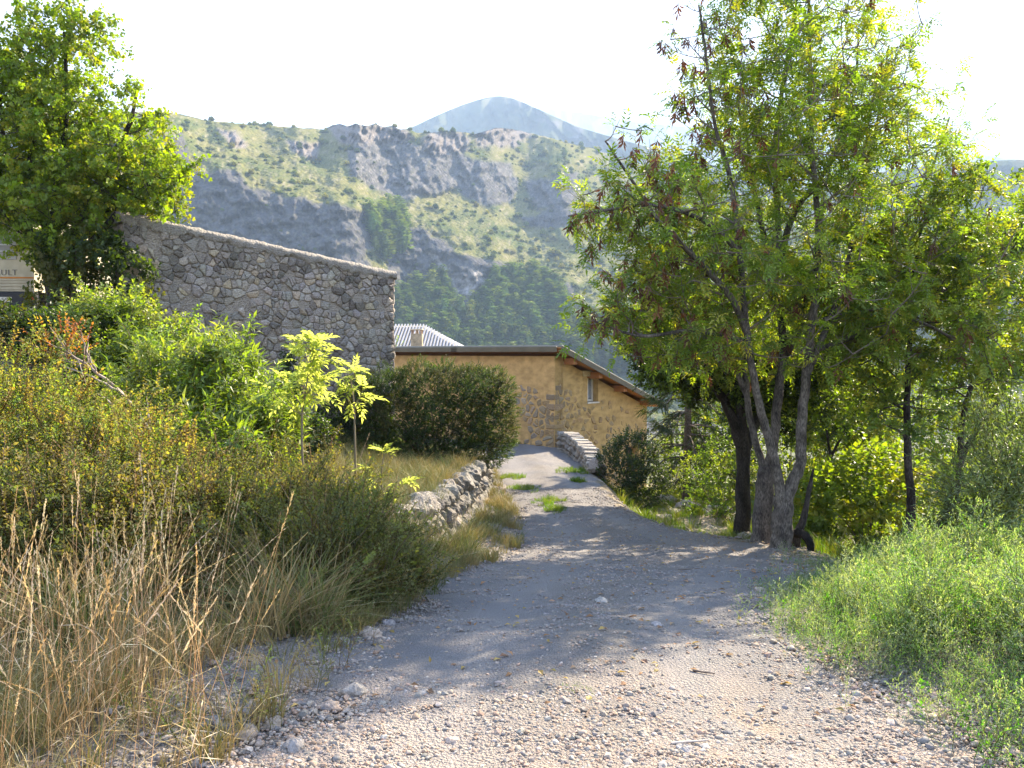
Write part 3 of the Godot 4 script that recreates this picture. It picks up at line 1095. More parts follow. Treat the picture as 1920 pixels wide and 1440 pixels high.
func plant_hills():
	rng.seed = 404
	var pines := []
	var pc := []
	var bushes := []
	var bc := []
	for h in hill_points:
		var p: Vector3 = h[0]
		var k: Vector3 = h[1]
		var d := -p.z
		var inview := 1.0 if h[3] > 300.0 and h[3] < 1260.0 else 3.0
		if k.z > 0.4 and rng.randf() < 0.42 * inview:
			var s := rf(10.0, 21.0) * d / 560.0
			pines.append(Transform3D(Basis(Vector3.UP, rf(0, TAU)).scaled(Vector3(s * rf(1.0, 1.5), s, s * rf(1.0, 1.5))), p + Vector3(rf(-3, 3), -0.5, rf(-3, 3))))
			pc.append(vary(Color(0.12, 0.18, 0.055).lerp(Color(0.25, 0.26, 0.07), rng.randf() * rng.randf()), 0.25))
		elif k.x + k.y < 0.5:
			var dens := smoothstep(0.1, 0.3, h[2]) * 0.6 + 0.01
			if h[3] > 980.0: dens += 0.1
			if h[4] > 540.0: dens *= 0.4
			if k.z > 0.1: dens += 0.1
			if rng.randf() < dens * inview:
				var s := (0.6 + 2.6 * pow(rng.randf(), 2.0)) * d / 700.0
				bushes.append(Transform3D(Basis(Vector3.UP, rf(0, TAU)).scaled(Vector3(s, s * rf(0.8, 1.3), s)), p + Vector3(rf(-2, 2), -0.3, rf(-2, 2))))
				bc.append(vary(pick([Color(0.09, 0.11, 0.03), Color(0.14, 0.15, 0.035), Color(0.2, 0.18, 0.035), Color(0.07, 0.09, 0.035)]), 0.3))
		elif rng.randf() < 0.006 * inview:
			var s := rf(1.5, 3.0) * d / 700.0
			bushes.append(Transform3D(Basis(Vector3.UP, rf(0, TAU)).scaled(Vector3(s, s, s)), p))
			bc.append(vary(Color(0.08, 0.1, 0.035), 0.3))
	tag(multi("pine_forest", bush_mesh(1), M.far_leaf, self, pines, pc), "hazy dark green pine forest covering the foot of the mountain", "forest", "", "stuff")
	tag(multi("hillside_scrub", bush_mesh(0), M.far_leaf, self, bushes, bc), "yellow green scrub dotted over the grassy mountain slopes", "scrub", "", "stuff")
	hill_points.clear()

# ---------------------------------------------------------------- rubble: irregular stones that interlock on a wall face
func cells_in(outline: PackedVector2Array, seeds: Array, aspect: float) -> Array:     # Voronoi cells clipped to the outline
	var out := []
	var grid := {}
	var size := 0.9
	for k in seeds.size():
		var g := Vector2i((seeds[k] / size).floor())
		if not grid.has(g): grid[g] = []
		grid[g].append(k)
	for k in seeds.size():
		var s: Vector2 = seeds[k]
		var cell := outline.duplicate()
		var g := Vector2i((s / size).floor())
		for gx in [-1, 0, 1]:
			for gy in [-1, 0, 1]:
				for j in grid.get(g + Vector2i(gx, gy), []):
					if j == k: continue
					var o: Vector2 = seeds[j]
					if absf(o.x - s.x) > size or absf(o.y - s.y) > size: continue
					var nrm := Vector2((o.x - s.x) / aspect, (o.y - s.y) * aspect)
					var m := (s + o) / 2
					var cut := PackedVector2Array()
					for q in cell.size():
						var a := cell[q]
						var b := cell[(q + 1) % cell.size()]
						var da := (a - m).dot(nrm)
						var db := (b - m).dot(nrm)
						if da <= 0: cut.push_back(a)
						if (da < 0 and db > 0) or (da > 0 and db < 0): cut.push_back(a.lerp(b, da / (da - db)))
					cell = cut
					if cell.size() < 3: break
				if cell.size() < 3: break
			if cell.size() < 3: break
		if cell.size() >= 3: out.append(cell)
	return out

# One stone: the cell shrunk by a joint, its corners rounded, with a domed and roughened face. u, v, n: axes of the wall.
func stone_face(mb: MB, cell: PackedVector2Array, at: Transform3D, joint: float, proud: float, col: Color) -> bool:
	var c := Vector2()
	for p in cell: c += p
	c /= cell.size()
	var ring := PackedVector2Array()
	for k in cell.size():
		var a := cell[k]
		var b := cell[(k + 1) % cell.size()]
		if a.distance_to(b) < 0.015: continue
		ring.push_back(a.lerp(b, 0.13))
		if a.distance_to(b) > 0.12: ring.push_back(a.lerp(b, 0.5) + Vector2(rf(-0.01, 0.01), rf(-0.01, 0.01)))
		ring.push_back(a.lerp(b, 0.87))
	if ring.size() < 4: return false
	var first := mb.v.size()
	var n := ring.size()
	var tilt := Vector2(rf(-0.12, 0.12), rf(-0.12, 0.12))
	var sizes := 0.0
	for p in ring: sizes += p.distance_to(c) / n
	if sizes < 0.03: return false
	for level in 3:
		for p in ring:
			var o := p - c
			var r := o.length()
			var q: Vector2 = c + o * (maxf(0.2, (r - joint) / r) * [1.04, 0.985, 0.74][level])
			var z: float = [-0.05, proud * 0.55, proud][level]
			if level > 0: z += tilt.dot(q - c) + 0.02 * nz.get_noise_2d(q.x * 14.0, q.y * 14.0) * (0.5 + 0.5 * level) * minf(1.0, proud * 25.0)
			mb.put(at * Vector3(q.x, q.y, z), col)
	mb.put(at * Vector3(c.x, c.y, proud * 1.05 + rf(-0.004, 0.008)), col)
	for level in 2:
		for k in n:
			var a := first + level * n + k
			var b := first + level * n + (k + 1) % n
			mb.quad(a, a + n, b + n, b)
	for k in n:
		mb.tri(first + 2 * n + k, first + 3 * n, first + 2 * n + (k + 1) % n)
	return true

# Stones over an outline: up to `most` as parts of their own, the rest joined.
func rubble(under: Node3D, outline: PackedVector2Array, at: Transform3D, w: float, h: float, joint: float, proud: Vector2, colors: Array, most := 300, keep: Callable = anything, m: Material = null, chips := 0.0) -> void:
	var box2 := Rect2(outline[0], Vector2.ZERO)
	for p in outline: box2 = box2.expand(p)
	var seeds := []
	var y := box2.position.y
	var row := 0
	while y < box2.end.y + h:
		var x := box2.position.x - rf(0, w)
		var hh := h * rf(0.75, 1.25)
		while x < box2.end.x + w:
			var p := Vector2(x + rf(-0.2, 0.2) * w, y + rf(-0.36, 0.36) * h)
			if Geometry2D.is_point_in_polygon(p, outline):
				seeds.append(p)
				if rng.randf() < chips: seeds.append(p + Vector2(rf(0.3, 0.5) * w * pick([-1, 1]), rf(-0.45, 0.45) * h))
			x += w * pick([0.55, 0.7, 0.9, 1.0, 1.2, 1.45])
		y += hh
		row += 1
	var list := cells_in(outline, seeds, 1.12)
	list.sort_custom(func(a, b): return area(a) > area(b))
	var rest := MB.new()
	var made := 0
	for cell in list:
		var c := Vector2()
		for p in cell: c += p
		c /= cell.size()
		if keep.is_valid() and not keep.call(c): continue
		var mb := MB.new() if made < most else rest
		var tone: Color = vary(colors[clampi(int((nz.get_noise_2d(c.x * 0.9, c.y * 0.9) * 0.6 + 0.5 + rf(-0.35, 0.35)) * colors.size()), 0, colors.size() - 1)], 0.16)
		if not stone_face(mb, cell, at, joint * rf(0.6, 1.6), rf(proud.x, proud.y), tone): continue
		made += 1
		if mb != rest:
			mb.smooth()
			obj("stone", mb.mesh(), m if m else M.stone, under)
	if rest.v.size():
		rest.smooth()
		tag(obj("small_stones", rest.mesh(), m if m else M.stone, under), "", "", "", "stuff")

func area(p: PackedVector2Array) -> float:
	var s := 0.0
	for k in p.size(): s += p[k].cross(p[(k + 1) % p.size()])
	return absf(s) * 0.5

func wall_frame(a: Vector3, b: Vector3, under: Vector3) -> Transform3D:    # x along a->b, y up, z out of the face
	var x := Vector3(b.x - a.x, 0, b.z - a.z).normalized()
	return Transform3D(Basis(x, Vector3.UP, x.cross(Vector3.UP)), a - under)

# ---------------------------------------------------------------- the yellow house
func build_house():
	rng.seed = 55
	var c := Vector3(1.45, -1.95, -28.0)                           # foot of the near corner
	var th := deg_to_rad(42.0)
	var g := Vector3(sin(th), 0, -cos(th))                       # along the gable, away to the right
	var l := Vector3(-cos(th), 0, -sin(th))                      # along the high wall, away to the left
	var house := thing("house", c, "ochre rendered house with sloping single-pitch roof at the bend of the track", "house")
	var ochre := Color(0.5, 0.31, 0.125)
	var gold := Color(0.45, 0.3, 0.12)
	var gl := 5.75
	var ll := 9.5
	var top := 1.47 - c.y                                         # wall height at the corner
	var fall := 0.345
	var thick := 0.45
	# high wall and gable, with thickness; the gable has holes for its window and door
	var mb := MB.new()
	var fr := wall_frame(c + l * ll, c, c)                        # x runs to the corner, z out towards the camera
	prism(mb, fr, [Vector2(0, 0), Vector2(ll, 0), Vector2(ll, top), Vector2(0, top)], [], thick, ochre)
	obj("high_wall", mb.mesh(false), M.render, house)
	mb = MB.new()
	var fg := wall_frame(c, c + g * gl, c)
	var low := -2.6
	var prof := [Vector2(0.003, low), Vector2(gl, low), Vector2(gl, top - gl * fall), Vector2(0.003, top)]
	var hole := Rect2(1.86, 1.72, 0.66, 0.98)
	var door := Rect2(4.35, -1.6, 0.85, 1.55)
	prism(mb, fg, prof, [hole, door], thick, gold)
	obj("gable_wall", mb.mesh(false), M.render, house)
	mb = MB.new()
	var fb := wall_frame(c + g * gl, c + g * gl + l * ll, c)
	prism(mb, fb, [Vector2(thick, low), Vector2(ll, low), Vector2(ll, top - gl * fall - 0.003), Vector2(thick, top - gl * fall - 0.003)], [], thick, gold)
	obj("low_wall", mb.mesh(false), M.render, house)
	# roof: slab, metal trim, timber soffit and purlins
	var rs := Basis(g, Vector3.UP, l)                             # house axes: x along gable, y up, z along the high wall
	var sl := Vector2(1, -fall).normalized()
	var roofb := Basis(g * sl.x + Vector3.UP * sl.y, (Vector3.UP * sl.x - g * sl.y).normalized(), l)
	var over := 0.34
	var rl := (gl + over + 0.62) / sl.x
	var mid := g * ((gl + 0.62 - over) / 2) + Vector3.UP * (top - fall * (gl + 0.62 - over) / 2)
	var roof_mb := MB.new()
	var olive := Color(0.115, 0.098, 0.06)
	hexa(roof_mb, Transform3D(roofb, mid + roofb.y * 0.24 + l * (ll / 2 - 0.2)), Vector3(rl / 2, 0.035, ll / 2 + 0.32), Color(0.16, 0.15, 0.12), 0.01)
	var roof := obj("roof", roof_mb.mesh(false), M.paint, house)
	mb = MB.new()                                                 # fascia along the gable
	hexa(mb, Transform3D(roofb, mid + roofb.y * 0.155 - l * 0.54), Vector3(rl / 2 + 0.012, 0.1, 0.018), olive, 0.006)
	obj("verge_trim", mb.mesh(false), M.paint, roof)
	mb = MB.new()                                                 # fascia along the high wall, in two lengths
	for k in 2:
		hexa(mb, Transform3D(Basis(g, Vector3.UP, l), -g * (over + 0.02) + Vector3.UP * (top + over * fall + 0.115) + l * (ll * (0.25 + 0.5 * k) - 0.22)), Vector3(0.02, 0.09, ll / 4 + 0.16), olive, 0.006)
	obj("eaves_trim", mb.mesh(false), M.paint, roof)
	var pine := Color(0.46, 0.22, 0.075)
	for k in 26:                                                  # soffit boards
		mb = MB.new()
		var bw := rl / 26.0
		hexa(mb, Transform3D(roofb, mid + roofb.x * (-rl / 2 + bw * (k + 0.5)) + roofb.y * 0.183 + l * (ll / 2 - 0.2)), Vector3(bw / 2 - 0.004, 0.012, ll / 2 + 0.3), vary(pine, 0.1))
		obj("soffit_board", mb.mesh(false), M.wood, roof)
	for f in [0.62, 2.1, 3.62, 5.35]:                             # purlin ends
		mb = MB.new()
		var cut := Transform3D(Basis(g, Vector3.UP, l), g * f + Vector3.UP * (top - fall * f + 0.04) + l * 0.2)
		hexa(mb, cut, Vector3(0.11, 0.115, 0.62), vary(Color(0.42, 0.185, 0.07), 0.1), 0.012)
		obj("purlin", mb.mesh(false), M.wood, roof)
	# window, lintel, sill, door
	var win := Node3D.new()
	win.name = "window"
	house.add_child(win)
	mb = MB.new()
	hexa(mb, Transform3D(fg.basis, fg * Vector3(hole.get_center().x, hole.end.y + 0.10, -0.05)), Vector3(0.62, 0.105, 0.085), Color(0.46, 0.37, 0.2), 0.01)
	obj("lintel", mb.mesh(false), M.render, house)
	mb = MB.new()
	hexa(mb, Transform3D(fg.basis, fg * Vector3(hole.get_center().x, hole.position.y + 0.015, -0.16)), Vector3(0.36, 0.025, 0.2), Color(0.6, 0.55, 0.45), 0.006)
	obj("sill", mb.mesh(false), M.render, house)
	mb = MB.new()
	for s in [[-0.29, 0.0, 0.035, 0.46], [0.29, 0.0, 0.035, 0.46], [0.0, 0.435, 0.255, 0.035], [0.0, -0.415, 0.255, 0.035], [0.0, 0.0, 0.03, 0.39]]:
		hexa(mb, Transform3D(fg.basis, fg * Vector3(hole.get_center().x + s[0], hole.get_center().y + 0.02 + s[1], -0.26)), Vector3(s[2], s[3], 0.03), Color(0.7, 0.64, 0.52), 0.005)
	obj("frame", mb.mesh(false), M.paint, win)
	for s in [-1, 1]:
		mb = MB.new()
		hexa(mb, Transform3D(fg.basis, fg * Vector3(hole.get_center().x + s * 0.142, hole.get_center().y + 0.03, -0.265)), Vector3(0.112, 0.385, 0.003), Color.WHITE)
		obj("pane", mb.mesh(false), M.glass, win)
	mb = MB.new()
	hexa(mb, Transform3D(fg.basis, fg * Vector3(hole.get_center().x, hole.get_center().y, -0.42)), Vector3(0.4, 0.55, 0.012), Color(0.16, 0.12, 0.1))
	obj("curtain", mb.mesh(false), M.paint, win)
	mb = MB.new()
	hexa(mb, Transform3D(fg.basis, fg * Vector3(door.get_center().x, door.get_center().y, -0.36)), Vector3(0.5, 0.85, 0.03), Color(0.12, 0.075, 0.05), 0.01)
	obj("door", mb.mesh(false), M.wood, house)
	# stones left bare in the render: round the corner on both faces, and faintly all over the lower gable
	var greys := [Color(0.37, 0.28, 0.18), Color(0.42, 0.3, 0.17), Color(0.44, 0.31, 0.165), Color(0.34, 0.28, 0.21), Color(0.45, 0.35, 0.23)]
	var bare_l := func(q: Vector2) -> bool: return q.x > ll - 1.55 + 0.35 * sin(q.y * 2.2) and q.y < 2.35 + 0.25 * sin(q.x * 4.0) - 0.35 * absf(q.x - ll + 0.9)
	rubble(house, poly([ll - 1.8, 0.2, ll - 0.012, 0.2, ll - 0.012, 2.7, ll - 1.8, 2.7]), Transform3D(fr.basis, fr.origin), 0.34, 0.21, 0.02, Vector2(0.001, 0.012), greys, 60, bare_l)
	var bare_g := func(q: Vector2) -> bool:
		var under: float = top - fall * q.x - 0.75 - 0.25 * sin(q.x * 1.3)
		if q.x < 1.4: under = minf(under, 2.9 - 0.4 * absf(q.x - 0.5))
		if hole.grow(0.14).has_point(q) or door.grow(0.1).has_point(q) or (absf(q.x - hole.get_center().x) < 0.75 and q.y > hole.end.y - 0.05 and q.y < hole.end.y + 0.35): return false
		return q.y < under and (q.x < 1.1 or rng.randf() < 0.55)
	var golds := [Color(0.385, 0.28, 0.145), Color(0.41, 0.29, 0.145), Color(0.43, 0.3, 0.15), Color(0.45, 0.335, 0.19), Color(0.33, 0.26, 0.165)]
	rubble(house, poly([0.012, -2.0, gl - 0.03, -2.0, gl - 0.03, top - gl * fall - 0.5, 0.012, top - 0.5]), Transform3D(fg.basis, fg.origin), 0.34, 0.21, 0.035, Vector2(0.001, 0.009), golds, 200, bare_g)
	for k in 7:                                                   # dark corner quoins
		mb = MB.new()
		var y := 0.35 + k * 0.33
		var wide := rf(0.1, 0.22) if k % 2 else rf(0.2, 0.36)
		hexa(mb, Transform3D(fg.basis, fg * Vector3(wide - 0.008, y + rf(-0.03, 0.03), -0.2 + 0.012)), Vector3(wide * rf(0.8, 1.1), rf(0.09, 0.13), 0.2), vary(pick([Color(0.42, 0.3, 0.16), Color(0.36, 0.27, 0.165), Color(0.31, 0.245, 0.17)]), 0.12), 0.035)
		obj("quoin", mb.mesh(false), M.stone, house)

func prism(mb: MB, f: Transform3D, prof: Array, holes: Array, thick: float, col: Color) -> void:      # a wall slab from its profile, with rectangular openings
	var xs := [prof[0].x, prof[1].x]
	for h: Rect2 in holes: xs.append_array([h.position.x, h.end.x])
	xs.sort()
	for k in xs.size() - 1:
		var a: float = xs[k]
		var b: float = xs[k + 1]
		if b - a < 0.001: continue
		var ta := lerpf(prof[3].y, prof[2].y, (a - prof[0].x) / (prof[1].x - prof[0].x))
		var tb := lerpf(prof[3].y, prof[2].y, (b - prof[0].x) / (prof[1].x - prof[0].x))
		var spans := [[prof[0].y, prof[0].y, ta, tb]]
		for h: Rect2 in holes:
			if h.position.x <= a + 0.001 and h.end.x >= b - 0.001:
				spans = [[prof[0].y, prof[0].y, h.position.y, h.position.y], [h.end.y, h.end.y, ta, tb]]
		for s in spans:
			for z in [0.0, -thick]:
				var q := [f * Vector3(a, s[0], z), f * Vector3(a, s[2], z), f * Vector3(b, s[3], z), f * Vector3(b, s[1], z)]
				if z < 0: q.reverse()
				mb.face(q, col)
	for h: Rect2 in holes:
		var p := [Vector2(h.position.x, h.position.y), Vector2(h.end.x, h.position.y), h.end, Vector2(h.position.x, h.end.y)]
		for k in 4:
			var a: Vector2 = p[k]
			var b: Vector2 = p[(k + 1) % 4]
			mb.face([f * Vector3(a.x, a.y, 0), f * Vector3(a.x, a.y, -thick), f * Vector3(b.x, b.y, -thick), f * Vector3(b.x, b.y, 0)], col)
	for k in 4:
		var a: Vector2 = prof[k]
		var b: Vector2 = prof[(k + 1) % 4]
		mb.face([f * Vector3(a.x, a.y, 0), f * Vector3(b.x, b.y, 0), f * Vector3(b.x, b.y, -thick), f * Vector3(a.x, a.y, -thick)], col)

func build_metal_roof_house():
	rng.seed = 56
	var eave := -2.1
	var o := Vector3(-6.6, -7.0, -44.0)
	var t := thing("metal_roof_house", o, "farther house with pale ribbed metal roof and cream chimney", "house")
	# hipped roof: ridge runs to the left, hip falls to the right; its near slope faces us
	var ridge_y: float = 3.108 - o.y
	var hip := Vector3(-4.958, 0, -47.0) - Vector3(o.x, 0, o.z)
	var eave_y: float = 1.563 - o.y
	var corner := Vector3(-2.087, 0, -43.0) - Vector3(o.x, 0, o.z)
	var a := Vector3(-6.0, ridge_y, hip.z)
	var b := Vector3(hip.x, ridge_y, hip.z)
	var cc := Vector3(corner.x, eave_y, corner.z)
	var dd := Vector3(-6.0, eave_y, corner.z)
	var back := Vector3(corner.x, eave_y, hip.z - 4.0)
	var back2 := Vector3(-6.0, eave_y, hip.z - 4.0)
	var mb := MB.new()
	for k in 60:                                                  # ribbed sheets: each rib is a raised strip
		var f0 := k / 60.0
		for s in 3:
			var u0: float = lerpf(dd.x, cc.x, f0 + [0.0, 0.35, 0.5][s] / 60.0)
			var u1: float = lerpf(dd.x, cc.x, f0 + [0.35, 0.5, 1.0][s] / 60.0)
			var lift: float = [0.12, 0.12, 0.0][s]
			var p := func(u: float, up: float) -> Array:
				var lo := Vector3(u, eave_y + up, corner.z)
				var fr: float = clampf((cc.x - u) / (cc.x - b.x), 0.0, 1.0)
				return [lo, lo.lerp(Vector3(u, ridge_y + up, hip.z), fr)]
			var q0: Array = p.call(u0, lift)
			var q1: Array = p.call(u1, lift if s != 1 else 0.0)
			mb.face([q0[0], q0[1], q1[1], q1[0]], Color(0.27, 0.26, 0.255) if s != 1 else Color(0.17, 0.17, 0.17))  # rib sides darker: shading of the corrugation painted into the colour
	mb.face([b, back, cc], Color(0.45, 0.43, 0.41))
	mb.face([a, back2, back, b], Color(0.45, 0.43, 0.41))
	obj("roof", mb.mesh(false), M.tin, t)
	mb = MB.new()
	box(mb, Vector3(-5.6, -1.0, hip.z - 3.6), Vector3(cc.x - 0.35, eave_y - 0.02, corner.z - 0.35), Color(0.5, 0.42, 0.3))
	obj("wall", mb.mesh(false), M.render, t)
	var ch := Vector3(-4.988, 0, -43.3) - Vector3(o.x, 0, o.z)
	mb = MB.new()
	var cb: float = 1.899 - o.y
	box(mb, Vector3(ch.x - 0.29, cb - 0.4, ch.z - 0.29), Vector3(ch.x + 0.29, cb + 0.68, ch.z + 0.29), Color(0.36, 0.29, 0.19), 0.02)
	var chim := obj("chimney", mb.mesh(false), M.render, t)
	mb = MB.new()
	for sx in [-1, 0, 1]:
		for sz in [-1, 1]:
			box(mb, Vector3(ch.x + sx * 0.24 - 0.04, cb + 0.68, ch.z + sz * 0.24 - 0.04), Vector3(ch.x + sx * 0.24 + 0.04, cb + 0.86, ch.z + sz * 0.24 + 0.04), Color(0.36, 0.25, 0.16))
	box(mb, Vector3(ch.x - 0.33, cb + 0.86, ch.z - 0.33), Vector3(ch.x + 0.33, cb + 0.93, ch.z + 0.33), Color(0.6, 0.5, 0.36), 0.015)
	obj("chimney_cap", mb.mesh(false), M.render, chim)

# ---------------------------------------------------------------- the tall rubble wall
const WALL_A := Vector3(-6.81, 0, -14.5)
const WALL_B := Vector3(-2.66, 0, -18.6)

func build_stone_wall():
	rng.seed = 77
	var base := Vector3(WALL_A.x, -1.2, WALL_A.z)
	var t := thing("stone_wall", base, "tall grey rubble stone wall with a sloping mortar top edge", "wall")
	var f := wall_frame(WALL_A, WALL_B, WALL_A)
	f.origin = Vector3.ZERO
	var len := WALL_A.distance_to(WALL_B)
	var ya: float = 4.010 - base.y
	var yb: float = 3.370 - base.y
	var thick := 0.5
	# mortar core, finely divided so that its face is uneven
	var mb := MB.new()
	var nx := 90
	var ny := 60
	for i in nx + 1:
		for j in ny + 1:
			var x := len * i / nx
			var y := lerpf(ya, yb, float(i) / nx) * j / ny
			mb.put(f * Vector3(x, y, 0.012 * nf.get_noise_2d(x * 3.0, y * 3.0) - 0.004), Color(0.4, 0.36, 0.305))
	for i in nx:
		for j in ny:
			var a := i * (ny + 1) + j
			mb.quad(a, a + 1, a + ny + 2, a + ny + 1)
	var k0 := mb.v.size()
	mb.face([f * Vector3(0, 0, -thick), f * Vector3(len, 0, -thick), f * Vector3(len, yb, -thick), f * Vector3(0, ya, -thick)], Color(0.33, 0.3, 0.26))
	mb.face([f * Vector3(0, 0, 0), f * Vector3(0, 0, -thick), f * Vector3(0, ya, -thick), f * Vector3(0, ya, 0)], Color(0.36, 0.29, 0.21))
	mb.face([f * Vector3(len, 0, -thick), f * Vector3(len, 0, 0), f * Vector3(len, yb, 0), f * Vector3(len, yb, -thick)], Color(0.33, 0.3, 0.26))
	mb.smooth()
	obj("mortar_core", mb.mesh(), M.mortar, t)
	# rough mortar coping
	mb = MB.new()
	var nc := 150
	for i in nc + 1:
		var x := lerpf(-0.06, len + 0.05, float(i) / nc)
		var yt := lerpf(ya, yb, clampf(x / len, 0, 1))
		var drop := 0.15 + 0.1 * nf.get_noise_1d(x * 2.1) + 0.06 * nf.get_noise_1d(x * 9.0)
		var ring := [Vector3(x, yt - drop, 0.006), Vector3(x, yt - drop * 0.8, 0.05), Vector3(x, yt - 0.02, 0.055), Vector3(x, yt + 0.05, 0.02), Vector3(x, yt + 0.075, -0.2), Vector3(x, yt + 0.05, -thick), Vector3(x, yt - 0.03, -thick - 0.05), Vector3(x, yt - 0.16, -thick - 0.02)]
		for k in ring.size():
			var p: Vector3 = ring[k]
			var r := Vector3(0, 0.024 * nf.get_noise_2d(x * 7.0, k * 3.3) + 0.02 * nz.get_noise_2d(x * 3.0, k * 1.7), 0.02 * nf.get_noise_2d(x * 6.0 + 30.0, k * 2.1))
			mb.put(f * (p + r), vary(Color(0.37, 0.345, 0.305), 0.06))
	for i in nc:
		for k in 7:
			var a := i * 8 + k
			mb.quad(a, a + 1, a + 9, a + 8)
	var cap := []
	for k in 8: cap.append(mb.v[k])
	mb.face(cap, Color(0.37, 0.345, 0.305))
	cap = []
	for k in 8: cap.append(mb.v[nc * 8 + k])
	cap.reverse()
	mb.face(cap, Color(0.37, 0.345, 0.305))
	mb.smooth()
	obj("coping", mb.mesh(), M.mortar, t)
	var tones := [Color(0.21, 0.19, 0.165), Color(0.29, 0.26, 0.225), Color(0.36, 0.325, 0.28), Color(0.43, 0.385, 0.33), Color(0.33, 0.305, 0.275), Color(0.47, 0.4, 0.3), Color(0.43, 0.395, 0.345)]
	var y0 := 1.55
	var keep := func(q: Vector2) -> bool: return rng.randf() < 0.96 and nf.get_noise_2d(q.x * 1.3 + 60.0, q.y * 1.3) < 0.42
	rubble(t, poly([0.01, y0, len - 0.01, y0 - 1.1, len - 0.01, yb - 0.13, 0.01, ya - 0.13]), f, 0.225, 0.145, 0.006, Vector2(0.006, 0.036), tones, 300, keep, null, 0.4)
	var fe := Transform3D(Basis(f.basis.z, Vector3.UP, -f.basis.x), f * Vector3(0, 0, -thick))
	rubble(t, poly([0.02, y0, thick - 0.02, y0, thick - 0.02, ya - 0.15, 0.02, ya - 0.15]), fe, 0.26, 0.2, 0.016, Vector2(0.015, 0.05), [Color(0.3, 0.24, 0.17), Color(0.26, 0.22, 0.18)], 0)
	var fe2 := Transform3D(Basis(-f.basis.z, Vector3.UP, f.basis.x), f * Vector3(len, 0, 0))
	rubble(t, poly([0.02, 0.3, thick - 0.02, 0.3, thick - 0.02, yb - 0.1, 0.02, yb - 0.1]), fe2, 0.26, 0.2, 0.012, Vector2(0.03, 0.09), tones, 0)
	# ivy that creeps over the wall's foot, and onto its near end
	var places := []
	var cols := []
	while places.size() < 3600:
		var x := len * rng.randf()
		var y := rf(0.6, ya + 0.1)
		var lim := lerpf(2.75, 0.9, x / len) + 0.55 * nf.get_noise_1d(x * 1.1) + (0.9 * smoothstep(0.35, 0.0, x))
		lim += 0.9 * exp(-pow((x - 3.1) / 0.25, 2.0)) + 0.5 * exp(-pow((x - 5.3) / 0.3, 2.0))
		if y - 0.25 * rng.randf() > lim: continue
		places.append(Transform3D(basis_to((Vector3(rf(-0.8, 0.8), rf(-0.9, 0.6), 0.5)).normalized() * f.basis.inverse(), f.basis.z, rf(0.6, 1.1)), f * Vector3(x, y, rf(0.03, 0.22)) + Vector3(base.x, base.y, base.z)))
		cols.append(vary(pick([Color(0.035, 0.06, 0.02), Color(0.05, 0.085, 0.025), Color(0.075, 0.11, 0.03)]), 0.25))
	for k in 350:
		var y := rf(0.8, ya - 0.4)
		places.append(Transform3D(basis_to(rv(), -f.basis.x, rf(0.6, 1.1)), f * Vector3(rf(-0.35, -0.02), y, rf(-thick - 0.2, 0.02)) + base))
		cols.append(vary(pick([Color(0.045, 0.07, 0.02), Color(0.07, 0.1, 0.03), Color(0.12, 0.12, 0.03)]), 0.25))
	var ivy := thing("ivy", base, "dark green ivy creeping over the foot of the tall stone wall", "ivy")
	foliage("foliage", L.ovate, M.leaf, ivy, [places, cols])

# ---------------------------------------------------------------- low dry-stone walls beside the track
func build_retaining_wall():
	rng.seed = 78
	var base := Vector3(-1.2, -0.8, -9.3)
	var t := thing("retaining_wall", base, "low wall of pale limestone boulders along the left side of the track", "wall")
	var d := 9.35
	var turn := 0
	while d < 21.0:
		var step := rf(0.22, 0.4)
		var x := lin(WALL_X, d)
		var lo := tab(ROAD_Y, d)
		var hi := lin(TERRACE_Y, d)
		var courses := 3
		var h := (hi - lo + 0.12) / courses
		for k in courses:
			var size := Vector3(rf(0.16, 0.22), h * rf(0.58, 0.7), step * rf(0.55, 0.68))
			if k == courses - 1: size *= Vector3(1.15, rf(0.9, 1.25), 1.1)
			var p := Vector3(x - 0.12 - 0.07 * k + rf(-0.05, 0.05), lo + h * (k + 0.42), -d - step * rf(0.3, 0.7))
			var mb := MB.new()
			rock(mb, Transform3D(Basis.from_euler(Vector3(rf(-0.2, 0.2), rf(-0.35, 0.35), rf(-0.2, 0.2))).scaled_local(size), p - base), 2, Vector3(d * 3.0, k * 7.0, 1.0), 0.3, vary(pick([Color(0.27, 0.255, 0.235), Color(0.23, 0.215, 0.195), Color(0.33, 0.31, 0.28), Color(0.19, 0.18, 0.165)]), 0.1), 8)
			obj("stone", mb.mesh(false), M.stone, t)
		d += step
	for k in 5:                                                   # the near end returns into the bank
		var mb := MB.new()
		var s := rf(0.17, 0.26)
		rock(mb, Transform3D(Basis.from_euler(rv()).scaled_local(Vector3(s * 1.2, s, s)), Vector3(-1.38 - 0.1 * k + rf(-0.1, 0.1), -0.72 + 0.16 * k, -9.25 - rf(-0.1, 0.15)) - base), 2, rv() * 9.0, 0.3, vary(Color(0.3, 0.28, 0.255), 0.12), 8)
		obj("stone", mb.mesh(false), M.stone, t)

